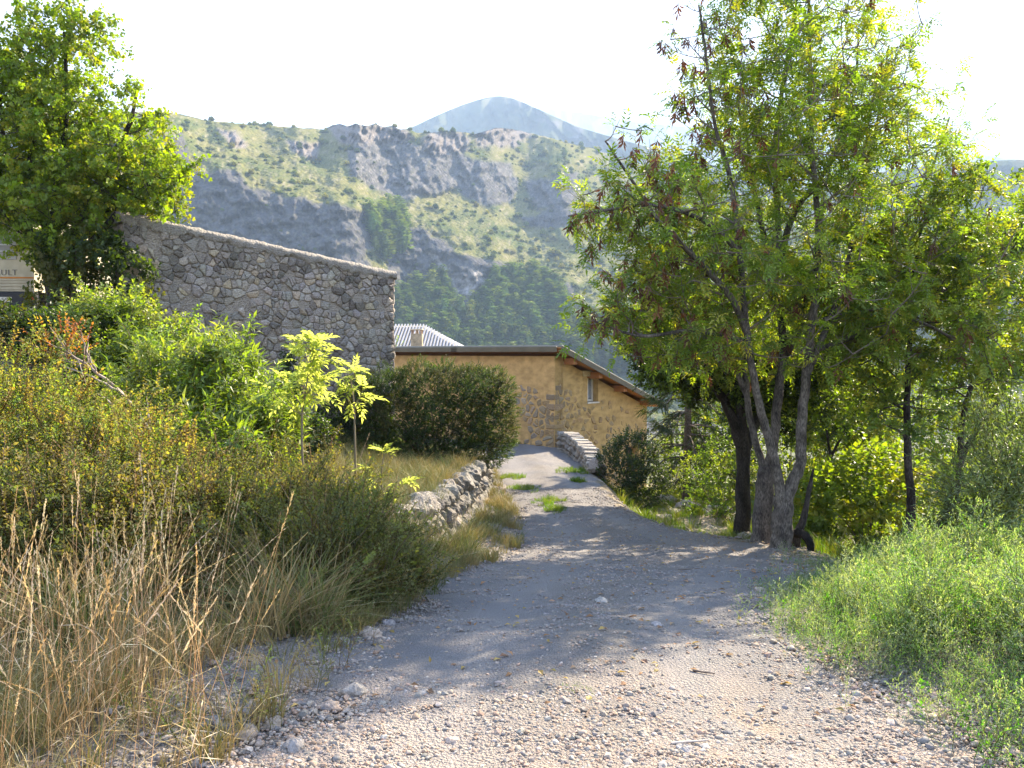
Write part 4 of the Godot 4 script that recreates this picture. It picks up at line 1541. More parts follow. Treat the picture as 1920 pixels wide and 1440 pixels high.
func build_parapet():
	rng.seed = 79
	var base := Vector3(2.05, -1.6, -21.4)
	var t := thing("parapet", base, "low curving parapet of grey stones at the outer edge of the track", "wall")
	var path := [[21.4, 2.1, 0.2], [22.2, 2.13, 0.34], [23.2, 2.12, 0.42], [24.4, 2.06, 0.48], [25.8, 1.96, 0.52], [27.0, 1.84, 0.55], [27.9, 1.66, 0.5]]
	var n := 22
	for k in n:
		var f := (k + 0.5) / n * 5.999
		var a: Array = path[int(f)]
		var b: Array = path[int(f) + 1]
		var g := f - int(f)
		var d := lerpf(a[0], b[0], g)
		var x := lerpf(a[1], b[1], g)
		var h := lerpf(a[2], b[2], g)
		var lo := tab(ROAD_Y, d)
		var ang := atan2(b[1] - a[1], -(b[0] - a[0]))
		var mb := MB.new()                                            # cap stone
		hexa(mb, Transform3D(Basis(Vector3.UP, ang + rf(-0.1, 0.1)) * Basis.from_euler(Vector3(rf(-0.06, 0.06), 0, rf(-0.08, 0.08))), Vector3(x + 0.08 + rf(-0.02, 0.02), lo + h + rf(-0.02, 0.03), -d) - base), Vector3(rf(0.2, 0.25), rf(0.05, 0.075), 0.135), vary(pick([Color(0.38, 0.345, 0.3), Color(0.32, 0.3, 0.27), Color(0.42, 0.39, 0.34)]), 0.1), 0.022)
		obj("cap_stone", mb.mesh(false), M.stone, t)
		for c in 6:                                                   # body, which goes down to the garden on its outer side
			for s in [-1, 1]:
				if s < 0 and c > 2: continue
				mb = MB.new()
				rock(mb, Transform3D(Basis.from_euler(rv() * 0.3).scaled_local(Vector3(0.17, 0.13, 0.2)), Vector3(x + 0.08 + 0.09 * s + 0.02 * c * (s + 1) / 2.0, lo + h - 0.14 - 0.21 * c, -d + rf(-0.05, 0.05)) - base), 1, rv() * 9.0, 0.3, vary(pick([Color(0.3, 0.27, 0.23), Color(0.25, 0.23, 0.2), Color(0.35, 0.3, 0.24)]), 0.12), 5)
				obj("stone", mb.mesh(false), M.stone, t)
	var mb2 := MB.new()
	rock(mb2, Transform3D(Basis().scaled(Vector3(0.24, 0.24, 0.3)), Vector3(2.2, tab(ROAD_Y, 21.3) + 0.18, -21.3) - base), 2, Vector3(3, 1, 4), 0.25, Color(0.33, 0.29, 0.25), 6)
	obj("stone", mb2.mesh(false), M.stone, t)

# ---------------------------------------------------------------- camper van, seen from behind, at the edge of the frame
func build_van():
	rng.seed = 80
	var w := 2.1
	var right: float = -9.568
	var floor_y: float = 2.820
	var base := Vector3(right - w / 2, floor_y - 0.78, -16.5)
	var t := thing("camper_van", base, "cream camper van parked under the tree beyond the tall stone wall", "camper van")
	t.rotation.y = 0.06
	var cream := Color(0.52, 0.47, 0.34)
	var fy := floor_y - base.y
	var top: float = 4.532 - base.y
	# body: rounded upper corners, extruded forward
	var prof := []
	var r := 0.3
	for q in [[-w / 2, fy], [-w / 2, top - r]]: prof.append(Vector2(q[0], q[1]))
	for k in range(1, 8): prof.append(Vector2(-w / 2 + r - r * cos(k * PI / 16), top - r + r * sin(k * PI / 16)))
	for k in range(7, 0, -1): prof.append(Vector2(w / 2 - r + r * cos(k * PI / 16), top - r + r * sin(k * PI / 16)))
	for q in [[w / 2, top - r], [w / 2, fy]]: prof.append(Vector2(q[0], q[1]))
	var mb := MB.new()
	var rear := []
	for p in prof: rear.append(Vector3(p.x, p.y, 0))
	mb.face(rear, cream)
	for k in prof.size() - 1:
		mb.face([Vector3(prof[k].x, prof[k].y, 0), Vector3(prof[k].x, prof[k].y, -4.6), Vector3(prof[k + 1].x, prof[k + 1].y, -4.6), Vector3(prof[k + 1].x, prof[k + 1].y, 0)], cream)
	var fr := []
	for p in prof: fr.push_front(Vector3(p.x, p.y, -4.6))
	mb.face(fr, cream)
	obj("body", mb.mesh(false), M.paint, t)
	var yy := func(p: float) -> float: return (p - 546.0) / -1544.0 * 16.5 + fy
	van_part(t, "ridge_strip", Vector3(-w / 2 + 0.01, yy.call(437), -0.02), Vector3(w / 2 - 0.01, yy.call(432), 0.03), Color(0.45, 0.42, 0.33), M.paint)
	van_part(t, "orange_stripe", Vector3(-w / 2 + 0.02, yy.call(522), -0.02), Vector3(w / 2 - 0.01, yy.call(519), 0.012), Color(0.5, 0.2, 0.04), M.paint, 0.0)
	for q in [[526, 524], [531, 529], [537, 534], [543, 540]]:
		van_part(t, "rib", Vector3(-w / 2 + 0.02, yy.call(q[0]), -0.02), Vector3(w / 2 - 0.01, yy.call(q[1]), 0.022), cream * 0.9, M.paint, 0.004)
	van_part(t, "bumper", Vector3(-w / 2 - 0.02, yy.call(578), -0.14), Vector3(w / 2 + 0.02, yy.call(547), 0.06), Color(0.035, 0.035, 0.038), M.plain, 0.03)
	var plate: MeshInstance3D = van_part(t, "number_plate", Vector3(right - base.x - 0.41 - 0.52, yy.call(567), 0.05), Vector3(right - base.x - 0.41, yy.call(557), 0.075), Color(0.62, 0.6, 0.52), M.paint, 0.003)
	lettering(plate, "number", "559", 0.075, Vector3(right - base.x - 0.41 - 0.16, yy.call(562), 0.078), Color(0.02, 0.02, 0.02), 0.21)
	var win: MeshInstance3D = van_part(t, "rear_door", Vector3(-w / 2 + 0.05, yy.call(487), -0.02), Vector3(w / 2 - 0.33, yy.call(437.5), 0.018), Color(0.42, 0.41, 0.38), M.paint, 0.008)
	for q in [[461, 459], [473, 471]]:
		van_part(t, "ladder_rung", Vector3(-w / 2 + 0.1, yy.call(q[0]), 0.05), Vector3(w / 2 - 0.36, yy.call(q[1]), 0.075), Color(0.6, 0.6, 0.6), M.plain, 0.006)
	van_part(t, "hinge", Vector3(w / 2 - 0.52, yy.call(452), 0.01), Vector3(w / 2 - 0.49, yy.call(444), 0.04), Color(0.05, 0.05, 0.05), M.plain, 0.004)
	van_part(t, "roof_rack", Vector3(-w / 2 + 0.2, top - 0.02, -2.4), Vector3(w / 2 - 0.25, top + 0.16, -0.5), Color(0.5, 0.52, 0.5), M.paint, 0.03)
	van_part(t, "tail_lamp", Vector3(right - base.x - 0.09, yy.call(563), 0.05), Vector3(right - base.x + 0.01, yy.call(555), 0.085), Color(0.55, 0.02, 0.015), M.lens, 0.02)
	var badge := Node3D.new()
	badge.name = "badge"
	t.add_child(badge)
	lettering(badge, "letters", "RENAULT", 0.11, Vector3(right - base.x - 0.72, yy.call(511), 0.01), Color(0.13, 0.12, 0.11), 0.78)
	for s in [-1, 1]:
		for zz in [-0.75, -3.6]:
			mb = MB.new()
			var pts := PackedVector3Array([Vector3(s * (w / 2 - 0.12) - 0.1, 0.34, zz), Vector3(s * (w / 2 - 0.12) + 0.1, 0.34, zz)])
			tube(mb, pts, 0.34, 0.34, 24, Color(0.02, 0.02, 0.02))
			for e in 2:
				var ring := []
				for k in 24: ring.append(mb.v[e * 24 + k])
				if e == 1: ring.reverse()
				mb.face(ring, Color(0.02, 0.02, 0.02))
			obj("wheel", mb.mesh(false), M.plain, t)
	mb = MB.new()
	box(mb, Vector3(-w / 2 + 0.25, 0.4, -4.5), Vector3(w / 2 - 0.25, fy - 0.02, -0.15), Color(0.03, 0.03, 0.03))
	obj("chassis", mb.mesh(false), M.plain, t)

func van_part(t: Node3D, called: String, a: Vector3, b: Vector3, col: Color, m: Material, bev := 0.01) -> MeshInstance3D:
	var q := MB.new()
	box(q, a, b, col, bev)
	return obj(called, q.mesh(false), m, t)

func lettering(under: Node3D, called: String, text: String, height: float, at: Vector3, col: Color, width: float) -> void:
	var tm := TextMesh.new()
	var f := SystemFont.new()
	f.font_names = PackedStringArray(["Droid Sans"])
	tm.font = f
	tm.text = text
	tm.font_size = 64
	tm.pixel_size = height / 46.0
	tm.depth = 0.004
	tm.curve_step = 2.0
	var m := StandardMaterial3D.new()
	m.albedo_color = col.linear_to_srgb()
	m.roughness = 0.7
	var o := obj(called, tm, m, under)
	o.position = at
	var wide := tm.get_aabb().size.x
	if wide > 0.01: o.scale.x = width / wide

# ---------------------------------------------------------------- the big ash trees on the right
const BARK := Color(0.175, 0.152, 0.125)

func stem_part(t: Node3D, called: String, pts: Array, r0: float, r1: float, col: Color, sides := 9, flare := 0.0) -> PackedVector3Array:
	var c := curve(pts, 7)
	for k in range(1, c.size() - 1):
		c[k] += Vector3(nz.get_noise_2d(k * 0.5, pts[0].x * 7.0), 0, nz.get_noise_2d(k * 0.5 + 40.0, pts[0].x * 7.0)) * r0 * 0.14
	var mb := MB.new()
	var loc := PackedVector3Array()
	for p in c: loc.push_back(p - t.position)
	tube(mb, loc, r0, r1, sides, col, 0.06, flare)
	mb.smooth()
	obj(called, mb.mesh(), M.bark, t)
	return c

func build_ash_trees():
	rng.seed = 301
	var hull := [[Vector3(3.678, 3.443, -11.000), Vector3(1.924, 2.137, 2.200)], [Vector3(3.655, 5.257, -11.000), Vector3(1.425, 1.496, 1.600)], [Vector3(2.113, 3.376, -10.600), Vector3(1.030, 1.030, 1.400)], [Vector3(1.538, 3.342, -10.400), Vector3(0.876, 0.472, 0.900)], [Vector3(1.575, 2.015, -10.600), Vector3(0.755, 0.515, 1.000)], [Vector3(2.350, 2.157, -10.700), Vector3(1.040, 0.832, 1.300)], [Vector3(1.128, 2.864, -10.300), Vector3(0.534, 0.667, 0.800)], [Vector3(1.827, 2.687, -10.500), Vector3(0.884, 0.748, 1.000)], [Vector3(5.247, 2.625, -11.300), Vector3(1.537, 1.098, 1.800)], [Vector3(4.926, 4.356, -11.300), Vector3(1.098, 1.244, 1.500)], [Vector3(2.667, 5.090, -10.700), Vector3(0.762, 1.040, 1.100)], [Vector3(4.906, 5.570, -11.300), Vector3(0.732, 0.878, 1.000)], [Vector3(6.153, 2.790, -11.500), Vector3(0.745, 0.968, 1.100)], [Vector3(3.918, 6.588, -11.200), Vector3(1.088, 0.943, 1.200)], [Vector3(5.547, 1.889, -11.000), Vector3(1.069, 0.570, 1.100)], [Vector3(1.467, 4.136, -10.400), Vector3(0.404, 0.404, 0.700)]]
	var greens := [Color(0.17, 0.25, 0.05), Color(0.2, 0.29, 0.055), Color(0.25, 0.33, 0.06), Color(0.14, 0.21, 0.045), Color(0.28, 0.34, 0.06), Color(0.36, 0.34, 0.065)]
	# first tree: forks low into two limbs
	var base: Vector3 = Vector3(3.628, -1.052, -11.000)
	base.y = ground(base.x, base.z) - 0.05
	var t := thing("ash_tree", base, "smooth grey ash tree forking low into two limbs, at the edge of the track", "tree", "ash trees")
	var ends := []
	var tw := MB.new()
	var stems := []
	stem_part(t, "trunk", [base, Vector3(3.632, -0.726, -11.000), Vector3(3.641, -0.329, -11.000)], 0.15, 0.13, BARK, 14, 0.35)
	stems.append([stem_part(t, "limb", [Vector3(3.628, -0.473, -11.000), Vector3(3.535, 0.003, -10.950), Vector3(3.422, 0.394, -10.900), Vector3(3.251, 0.905, -10.800), Vector3(3.126, 1.355, -10.700), Vector3(3.000, 2.015, -10.600), Vector3(2.865, 3.124, -10.500), Vector3(2.710, 3.866, -10.400), Vector3(2.506, 4.438, -10.300), Vector3(2.356, 5.299, -10.200), Vector3(2.274, 5.824, -10.200)], 0.075, 0.01, BARK), 0.33])
	stems.append([stem_part(t, "limb", [Vector3(3.657, -0.437, -11.000), Vector3(3.781, -0.113, -11.000), Vector3(3.864, 0.118, -11.000), Vector3(3.878, 0.656, -11.000), Vector3(3.927, 1.263, -11.000), Vector3(3.977, 1.761, -11.000), Vector3(4.044, 2.597, -11.000), Vector3(4.061, 3.358, -11.000), Vector3(3.963, 4.318, -11.000), Vector3(3.928, 5.278, -11.000), Vector3(3.901, 6.224, -11.000), Vector3(3.926, 6.980, -11.000)], 0.088, 0.012, BARK), 0.36])
	stems.append([stem_part(t, "limb", [Vector3(3.941, 1.320, -11.000), Vector3(4.109, 1.641, -11.100), Vector3(4.286, 1.981, -11.200), Vector3(4.567, 2.582, -11.400), Vector3(4.779, 3.247, -11.600), Vector3(4.994, 4.082, -11.700), Vector3(5.210, 5.076, -11.800), Vector3(5.309, 5.894, -11.800)], 0.055, 0.01, BARK), 0.2])
	stems.append([stem_part(t, "limb", [Vector3(4.109, 1.641, -11.100), Vector3(4.677, 1.809, -11.300), Vector3(5.376, 2.120, -11.400), Vector3(6.011, 2.458, -11.500), Vector3(6.577, 2.949, -11.600)], 0.04, 0.01, BARK), 0.2])
	stems.append([stem_part(t, "limb", [Vector3(3.044, 1.811, -10.650), Vector3(2.766, 2.276, -10.400), Vector3(2.301, 2.721, -10.200), Vector3(1.801, 3.147, -10.000), Vector3(1.398, 3.700, -9.900), Vector3(1.110, 4.109, -9.900)], 0.05, 0.01, BARK), 0.2])
	stems.append([stem_part(t, "limb", [Vector3(2.923, 2.827, -10.550), Vector3(2.428, 3.178, -10.200), Vector3(1.736, 3.371, -10.000), Vector3(1.082, 3.290, -9.900), Vector3(0.669, 3.227, -9.900)], 0.04, 0.01, BARK), 0.2])
	stems.append([stem_part(t, "limb", [Vector3(4.196, 2.035, -11.100), Vector3(4.831, 2.173, -11.000), Vector3(5.495, 1.957, -10.900), Vector3(6.067, 1.605, -10.900)], 0.04, 0.01, BARK), 0.2])
	stems.append([stem_part(t, "limb", [Vector3(3.045, 1.743, -10.700), Vector3(2.264, 1.871, -10.300), Vector3(1.568, 1.800, -10.100), Vector3(0.979, 1.996, -10.100)], 0.036, 0.01, BARK), 0.2])
	for s in stems: branch_out(s[0], s[1], 0.1, 0.014, hull, 0.3, 0.9, tw, ends, Color(0.15, 0.125, 0.1))
	fill_crown(stems, hull, 720, tw, ends, Color(0.15, 0.125, 0.1), 0.1, 3)
	finish_ash(t, tw, ends, greens, 0.5)
	# second tree, just behind it: darker bark, straighter
	rng.seed = 302
	base = Vector3(3.567, -1.066, -11.700)
	base.y = ground(base.x, base.z) - 0.05
	t = thing("ash_tree", base, "darker mottled ash trunk standing close behind the low-forked ash", "tree", "ash trees")
	ends = []
	tw = MB.new()
	stems = []
	var dark := Color(0.15, 0.13, 0.11)
	stem_part(t, "trunk", [base, Vector3(3.611, -0.283, -11.700), Vector3(3.654, -0.007, -11.700)], 0.15, 0.1, dark, 14, 0.3)
	stems.append([stem_part(t, "limb", [Vector3(3.633, -0.145, -11.700), Vector3(3.726, 0.306, -11.700), Vector3(3.788, 0.889, -11.750), Vector3(3.887, 1.620, -11.800), Vector3(3.843, 2.062, -11.800), Vector3(3.819, 3.502, -11.900), Vector3(3.792, 4.565, -12.000), Vector3(3.911, 5.514, -12.000), Vector3(4.080, 6.644, -12.000), Vector3(4.114, 7.543, -12.000)], 0.08, 0.012, dark), 0.3])
	stems.append([stem_part(t, "limb", [Vector3(3.625, -0.145, -11.700), Vector3(3.529, 0.225, -11.800), Vector3(3.421, 0.756, -11.900), Vector3(3.389, 1.295, -12.000), Vector3(3.208, 1.369, -12.200), Vector3(3.066, 1.525, -12.400), Vector3(2.931, 2.094, -12.600)], 0.06, 0.02, dark), 0.45])
	stems.append([stem_part(t, "limb", [Vector3(3.840, 2.370, -11.850), Vector3(3.741, 3.085, -12.100), Vector3(3.624, 3.993, -12.400), Vector3(3.552, 4.913, -12.600), Vector3(3.487, 5.982, -12.700)], 0.055, 0.012, dark), 0.1])
	stems.append([stem_part(t, "limb", [Vector3(3.835, 2.832, -11.900), Vector3(4.192, 3.660, -12.300), Vector3(4.849, 4.513, -12.600), Vector3(5.239, 5.532, -12.800), Vector3(5.305, 6.499, -12.800)], 0.055, 0.012, dark), 0.1])
	stems.append([stem_part(t, "limb", [Vector3(3.866, 1.453, -11.800), Vector3(4.606, 2.399, -12.300), Vector3(5.679, 3.308, -12.600), Vector3(6.409, 4.315, -12.800), Vector3(6.772, 5.237, -12.900)], 0.05, 0.012, dark), 0.25])
	stems.append([stem_part(t, "limb", [Vector3(3.410, 0.986, -11.950), Vector3(2.948, 1.915, -12.000), Vector3(2.286, 2.214, -11.800), Vector3(1.574, 2.129, -11.600), Vector3(1.115, 1.902, -11.500)], 0.045, 0.01, dark), 0.25])
	hull = [[Vector3(4.158, 3.644, -12.200), Vector3(2.054, 2.291, 2.000)], [Vector3(4.243, 5.766, -12.300), Vector3(1.514, 1.673, 1.600)], [Vector3(2.286, 2.214, -11.800), Vector3(1.299, 0.688, 1.200)], [Vector3(5.948, 3.694, -12.500), Vector3(1.214, 1.538, 1.400)], [Vector3(3.499, 1.923, -12.300), Vector3(1.434, 0.797, 1.300)], [Vector3(5.374, 2.094, -12.600), Vector3(1.551, 0.816, 1.400)], [Vector3(1.424, 2.055, -11.600), Vector3(0.676, 0.451, 0.800)], [Vector3(4.122, 6.945, -12.000), Vector3(1.244, 0.933, 1.200)]]
	for s in stems: branch_out(s[0], s[1], 0.09, 0.014, hull, 0.35, 0.9, tw, ends, Color(0.13, 0.11, 0.09))
	fill_crown(stems, hull, 420, tw, ends, Color(0.13, 0.11, 0.09), 0.1, 3)
	finish_ash(t, tw, ends, greens, 0.3)

func finish_ash(t: Node3D, tw: MB, ends: Array, greens: Array, keys: float) -> void:
	for k in tw.v.size(): tw.v[k] -= t.position
	tag(obj("twigs", tw.mesh(), M.twig, t), "", "", "", "stuff")
	var thin := func(p: Vector3) -> bool:                          # the upper outer side towards the mountain is half bare
		var s := p.x / -p.z
		var u := (p.y - 1.6) / -p.z
		if s < 0.24 and u > 0.24 and rng.randf() < 0.6: return false
		if u > 0.33 and rng.randf() < 0.2: return false
		if nz.get_noise_3dv(p * 1.15 + Vector3(5, 2, 8)) < rf(-0.5, -0.15): return false
		return true
	foliage("crown", L.ash, M.leaf, t, leaves_at(ends, 4, 0.95, 0.3, 0.68, 1.05, greens, 0.25, thin))
	var bunch := []
	for e in ends:
		var p: Vector3 = e[0]
		var left: float = smoothstep(0.36, 0.12, p.x / -p.z)
		if rng.randf() < keys * (0.07 + 0.5 * left): bunch.append([p, Vector3(0, -1, 0)])
	foliage("seed_bunches", L.keys, M.dry, t, leaves_at(bunch, 1, 0.35, 0.6, 1.6, 2.6, [Color(0.16, 0.07, 0.04), Color(0.2, 0.085, 0.045), Color(0.13, 0.065, 0.04)], 0.25))

# a tree of the ordinary kind: a few main stems that spread into the hull
func tree(called: String, label: String, base: Vector3, mains: Array, r: float, hull: Array, leaf: Array, per: int, colors: Array, bark: Color, gap := 0.16, reach := 0.9, smin := 0.8, smax := 1.2, group := "", from := 0.35, dense := 45.0) -> Node3D:
	base.y = ground(base.x, base.z) - 0.06
	var t := thing(called, base, label, "tree", group)
	var ends := []
	var tw := MB.new()
	var stems := []
	for m in mains:
		var pts := [base]
		pts.append_array(m)
		var s := stem_part(t, "trunk", pts, r * rf(0.85, 1.05), r * 0.2, bark, 9, 0.3)
		stems.append([s, from])
		branch_out(s, from, r * 0.8, 0.012, hull, gap * 2.5, reach, tw, ends, bark * 0.8)
	var vol := 0.0
	for e in hull: vol += e[1].x * e[1].y * e[1].z
	fill_crown(stems, hull, int(clampf(vol * dense, 60, 620)), tw, ends, bark * 0.8, 0.1, 3)
	for k in tw.v.size(): tw.v[k] -= t.position
	tag(obj("twigs", tw.mesh(), M.twig, t), "", "", "", "stuff")
	foliage("crown", leaf, M.leaf, t, leaves_at(ends, per, 0.95, 0.15, smin, smax, colors, 0.25))
	return t

func build_left_tree():
	rng.seed = 320
	var hull := [[Vector3(-7.957, 6.492, -15.000), Vector3(0.826, 1.214, 1.100)], [Vector3(-7.307, 5.353, -15.000), Vector3(1.117, 1.069, 1.300)], [Vector3(-9.025, 5.746, -15.400), Vector3(1.097, 1.347, 1.500)], [Vector3(-6.459, 4.833, -14.800), Vector3(0.748, 0.767, 0.900)], [Vector3(-8.197, 4.208, -15.000), Vector3(1.457, 0.923, 1.500)], [Vector3(-6.891, 4.400, -15.000), Vector3(0.874, 0.486, 0.900)], [Vector3(-8.324, 7.247, -15.000), Vector3(0.583, 0.486, 0.700)], [Vector3(-10.063, 5.649, -15.400), Vector3(1.197, 1.995, 1.500)], [Vector3(-7.656, 7.153, -15.000), Vector3(0.534, 0.534, 0.600)], [Vector3(-7.906, 4.256, -15.000), Vector3(0.972, 0.777, 1.000)], [Vector3(-8.193, 3.701, -14.800), Vector3(0.575, 0.575, 0.600)], [Vector3(-6.309, 4.639, -15.000), Vector3(0.563, 0.534, 0.700)], [Vector3(-8.031, 7.530, -15.000), Vector3(0.680, 0.486, 0.700)]]
	tree("maple_tree", "bushy field maple with sunlit yellow green crown above the left end of the stone wall", Vector3(-8.220, 2.188, -15.000),
		[[Vector3(-8.242, 2.960, -15.000), Vector3(-8.301, 3.825, -15.000), Vector3(-8.182, 4.877, -15.000), Vector3(-8.014, 6.018, -15.000), Vector3(-8.035, 7.341, -15.000)], [Vector3(-7.928, 2.951, -14.900), Vector3(-7.766, 3.810, -14.900), Vector3(-7.365, 4.761, -14.900), Vector3(-6.871, 5.612, -14.900), Vector3(-6.718, 6.177, -14.900)], [Vector3(-8.416, 2.960, -15.000), Vector3(-8.728, 3.743, -15.100), Vector3(-9.089, 4.195, -15.200), Vector3(-9.323, 5.137, -15.300), Vector3(-9.451, 6.525, -15.400)], [Vector3(-7.823, 3.132, -14.800), Vector3(-7.333, 3.687, -14.700), Vector3(-6.756, 4.232, -14.600), Vector3(-6.090, 4.790, -14.600)], [Vector3(-8.309, 3.441, -15.000), Vector3(-8.897, 4.867, -15.400), Vector3(-8.770, 6.136, -15.400), Vector3(-8.847, 7.107, -15.400)]],
		0.12, hull, L.maple, 3, [Color(0.19, 0.27, 0.04), Color(0.25, 0.34, 0.045), Color(0.3, 0.37, 0.05), Color(0.15, 0.21, 0.04), Color(0.21, 0.3, 0.045), Color(0.36, 0.36, 0.05)], Color(0.06, 0.05, 0.045), 0.085, 1.3, 0.75, 1.15, "", 0.12, 72.0)

# ---------------------------------------------------------------- the garden below the track
func build_garden():
	rng.seed = 340
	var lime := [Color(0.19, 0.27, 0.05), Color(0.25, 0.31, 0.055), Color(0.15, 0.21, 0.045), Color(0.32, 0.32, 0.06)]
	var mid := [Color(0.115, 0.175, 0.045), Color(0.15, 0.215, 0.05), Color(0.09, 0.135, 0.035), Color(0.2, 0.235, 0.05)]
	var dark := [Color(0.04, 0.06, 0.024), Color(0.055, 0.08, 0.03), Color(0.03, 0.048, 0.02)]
	var black := Color(0.07, 0.06, 0.05)
	tree("dark_tree", "slender dark ivy-clad tree rising from the weeds, second trunk from the edge of the frame", Vector3(5.505, -1.513, -11.500),
		[[Vector3(5.497, -1.096, -11.500), Vector3(5.609, -0.643, -11.500), Vector3(5.550, 0.110, -11.500), Vector3(5.521, 0.860, -11.500), Vector3(5.549, 1.754, -11.500), Vector3(5.577, 2.643, -11.500), Vector3(5.697, 3.379, -11.500)]], 0.085, [[Vector3(5.700, 1.905, -11.600), Vector3(1.728, 1.427, 1.700)], [Vector3(6.234, 2.973, -11.800), Vector3(1.223, 1.146, 1.300)], [Vector3(5.575, 0.551, -11.600), Vector3(0.977, 0.977, 1.100)]], L.ovate, 4, lime + mid, black, 0.12, 1.4, 0.9, 1.3, "", 0.4, 13.0)
	tree("leaning_tree", "dark leaning tree forking beyond the slender dark trunk, above the tall weeds", Vector3(6.333, -1.702, -12.500),
		[[Vector3(6.465, -1.331, -12.500), Vector3(6.760, -0.592, -12.500), Vector3(6.828, 0.062, -12.500), Vector3(6.893, 0.795, -12.500), Vector3(7.254, 1.768, -12.600), Vector3(7.454, 2.751, -12.700)], [Vector3(6.500, -1.354, -12.600), Vector3(6.880, -0.644, -12.800), Vector3(7.200, 0.086, -13.000), Vector3(7.756, 0.932, -13.000), Vector3(8.405, 1.942, -13.000)]], 0.085, [[Vector3(7.358, 2.267, -12.800), Vector3(1.575, 1.409, 1.600)], [Vector3(7.864, 3.528, -13.000), Vector3(0.926, 0.926, 1.200)], [Vector3(8.392, 2.444, -13.000), Vector3(1.263, 1.600, 1.400)]], L.ovate, 4, lime + mid, black, 0.12, 1.4, 0.9, 1.3, "", 0.45, 18.0)
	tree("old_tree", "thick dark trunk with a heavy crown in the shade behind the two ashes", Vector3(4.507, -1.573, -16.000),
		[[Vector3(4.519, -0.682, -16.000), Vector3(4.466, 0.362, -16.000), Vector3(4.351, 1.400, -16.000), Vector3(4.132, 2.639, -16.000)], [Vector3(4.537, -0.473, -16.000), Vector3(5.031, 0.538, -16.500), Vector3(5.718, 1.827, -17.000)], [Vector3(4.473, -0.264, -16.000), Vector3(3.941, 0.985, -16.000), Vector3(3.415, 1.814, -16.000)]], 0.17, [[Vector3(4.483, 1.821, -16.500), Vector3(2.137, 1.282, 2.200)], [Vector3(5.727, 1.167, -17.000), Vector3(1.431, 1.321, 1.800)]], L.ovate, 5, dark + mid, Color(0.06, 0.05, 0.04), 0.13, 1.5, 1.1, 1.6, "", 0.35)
	tree("garden_tree", "thin young tree with bright lime leaves in the middle of the garden", Vector3(8.145, -2.358, -21.000),
		[[Vector3(8.199, -1.395, -21.000), Vector3(8.045, -0.162, -21.000), Vector3(8.297, 1.202, -21.000)], [Vector3(8.063, -1.395, -21.000), Vector3(8.849, -0.048, -21.300), Vector3(9.427, 1.055, -21.400)]], 0.06, [[Vector3(8.392, 0.097, -21.200), Vector3(1.510, 1.098, 1.300)], [Vector3(8.161, 1.202, -21.000), Vector3(1.224, 0.816, 1.100)]], L.ovate, 5, lime, black, 0.12, 1.2, 1.1, 1.6, "", 0.3, 25.0)
	build_spruce()
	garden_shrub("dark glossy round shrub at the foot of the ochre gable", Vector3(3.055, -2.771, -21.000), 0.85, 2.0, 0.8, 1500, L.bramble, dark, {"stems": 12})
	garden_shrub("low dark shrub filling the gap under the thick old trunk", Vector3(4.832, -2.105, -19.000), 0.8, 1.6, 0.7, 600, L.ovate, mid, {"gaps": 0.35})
	garden_shrub("lime green leafy shrub glowing between the ash trunk and the slender dark trunk", Vector3(6.081, -1.775, -14.000), 1.1, 1.7, 0.8, 900, L.broad, lime, {"outward": 0.5, "gaps": 0.35})
	garden_shrub("yellowing shrub close behind the low-forked ash", Vector3(5.778, -1.818, -15.000), 0.7, 1.6, 0.6, 500, L.ovate, lime, {"gaps": 0.35})
	garden_shrub("bright shrub behind the leaning tree", Vector3(9.749, -2.265, -18.000), 1.0, 1.7, 0.8, 700, L.ovate, lime + mid, {"gaps": 0.35})
	garden_shrub("tall green shrub beyond the silvery willow", Vector3(9.298, -1.423, -15.500), 1.0, 2.4, 0.8, 800, L.ovate, mid + lime, {"gaps": 0.35})
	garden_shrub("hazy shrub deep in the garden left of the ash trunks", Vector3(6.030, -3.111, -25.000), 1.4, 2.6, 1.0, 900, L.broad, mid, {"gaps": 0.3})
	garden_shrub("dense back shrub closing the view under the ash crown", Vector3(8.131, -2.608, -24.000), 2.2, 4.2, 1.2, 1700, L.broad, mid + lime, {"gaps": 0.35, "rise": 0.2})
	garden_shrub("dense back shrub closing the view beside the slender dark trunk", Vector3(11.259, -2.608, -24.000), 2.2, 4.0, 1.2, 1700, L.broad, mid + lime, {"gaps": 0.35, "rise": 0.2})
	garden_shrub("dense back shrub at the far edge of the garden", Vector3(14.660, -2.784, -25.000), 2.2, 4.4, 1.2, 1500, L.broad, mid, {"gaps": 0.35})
	garden_shrub("small pale yellow shrub lit by the sun below the spruce", Vector3(5.313, -3.223, -27.000), 0.9, 2.4, 0.8, 600, L.ovate, [Color(0.28, 0.28, 0.07), Color(0.2, 0.24, 0.05)], {"gaps": 0.4})
	garden_shrub("sunlit treetop peeping out behind the end of the stone wall", Vector3(-4.958, 0.294, -34.000), 0.6, 3.4, 0.6, 400, L.ovate, lime, {})
	# silvery willow
	var p: Vector3 = Vector3(4.979, -0.269, -8.200)
	p.y = ground(p.x, p.z)
	shrub("willow", "silvery willow with long narrow leaves above the feathery weeds", "shrub", p, [[p + Vector3(0, 0.75, 0), Vector3(0.62, 0.8, 0.6)], [p + Vector3(0.5, 0.9, 0), Vector3(0.6, 0.7, 0.6)], [p + Vector3(0.25, 0.4, 0.2), Vector3(0.8, 0.5, 0.6)]], L.willow, 1300, [Color(0.19, 0.24, 0.11), Color(0.24, 0.28, 0.14), Color(0.15, 0.2, 0.08)], {"outward": 1.1, "rise": 0.25, "gaps": 0.35, "stems": 14})
	# the dark arching stump beside the ash
	p = Vector3(3.930, -1.211, -11.200)
	p.y = ground(p.x, p.z)
	var t := thing("stump", p, "dark arching stump with a bent root beside the low-forked ash", "stump")
	var mb := MB.new()
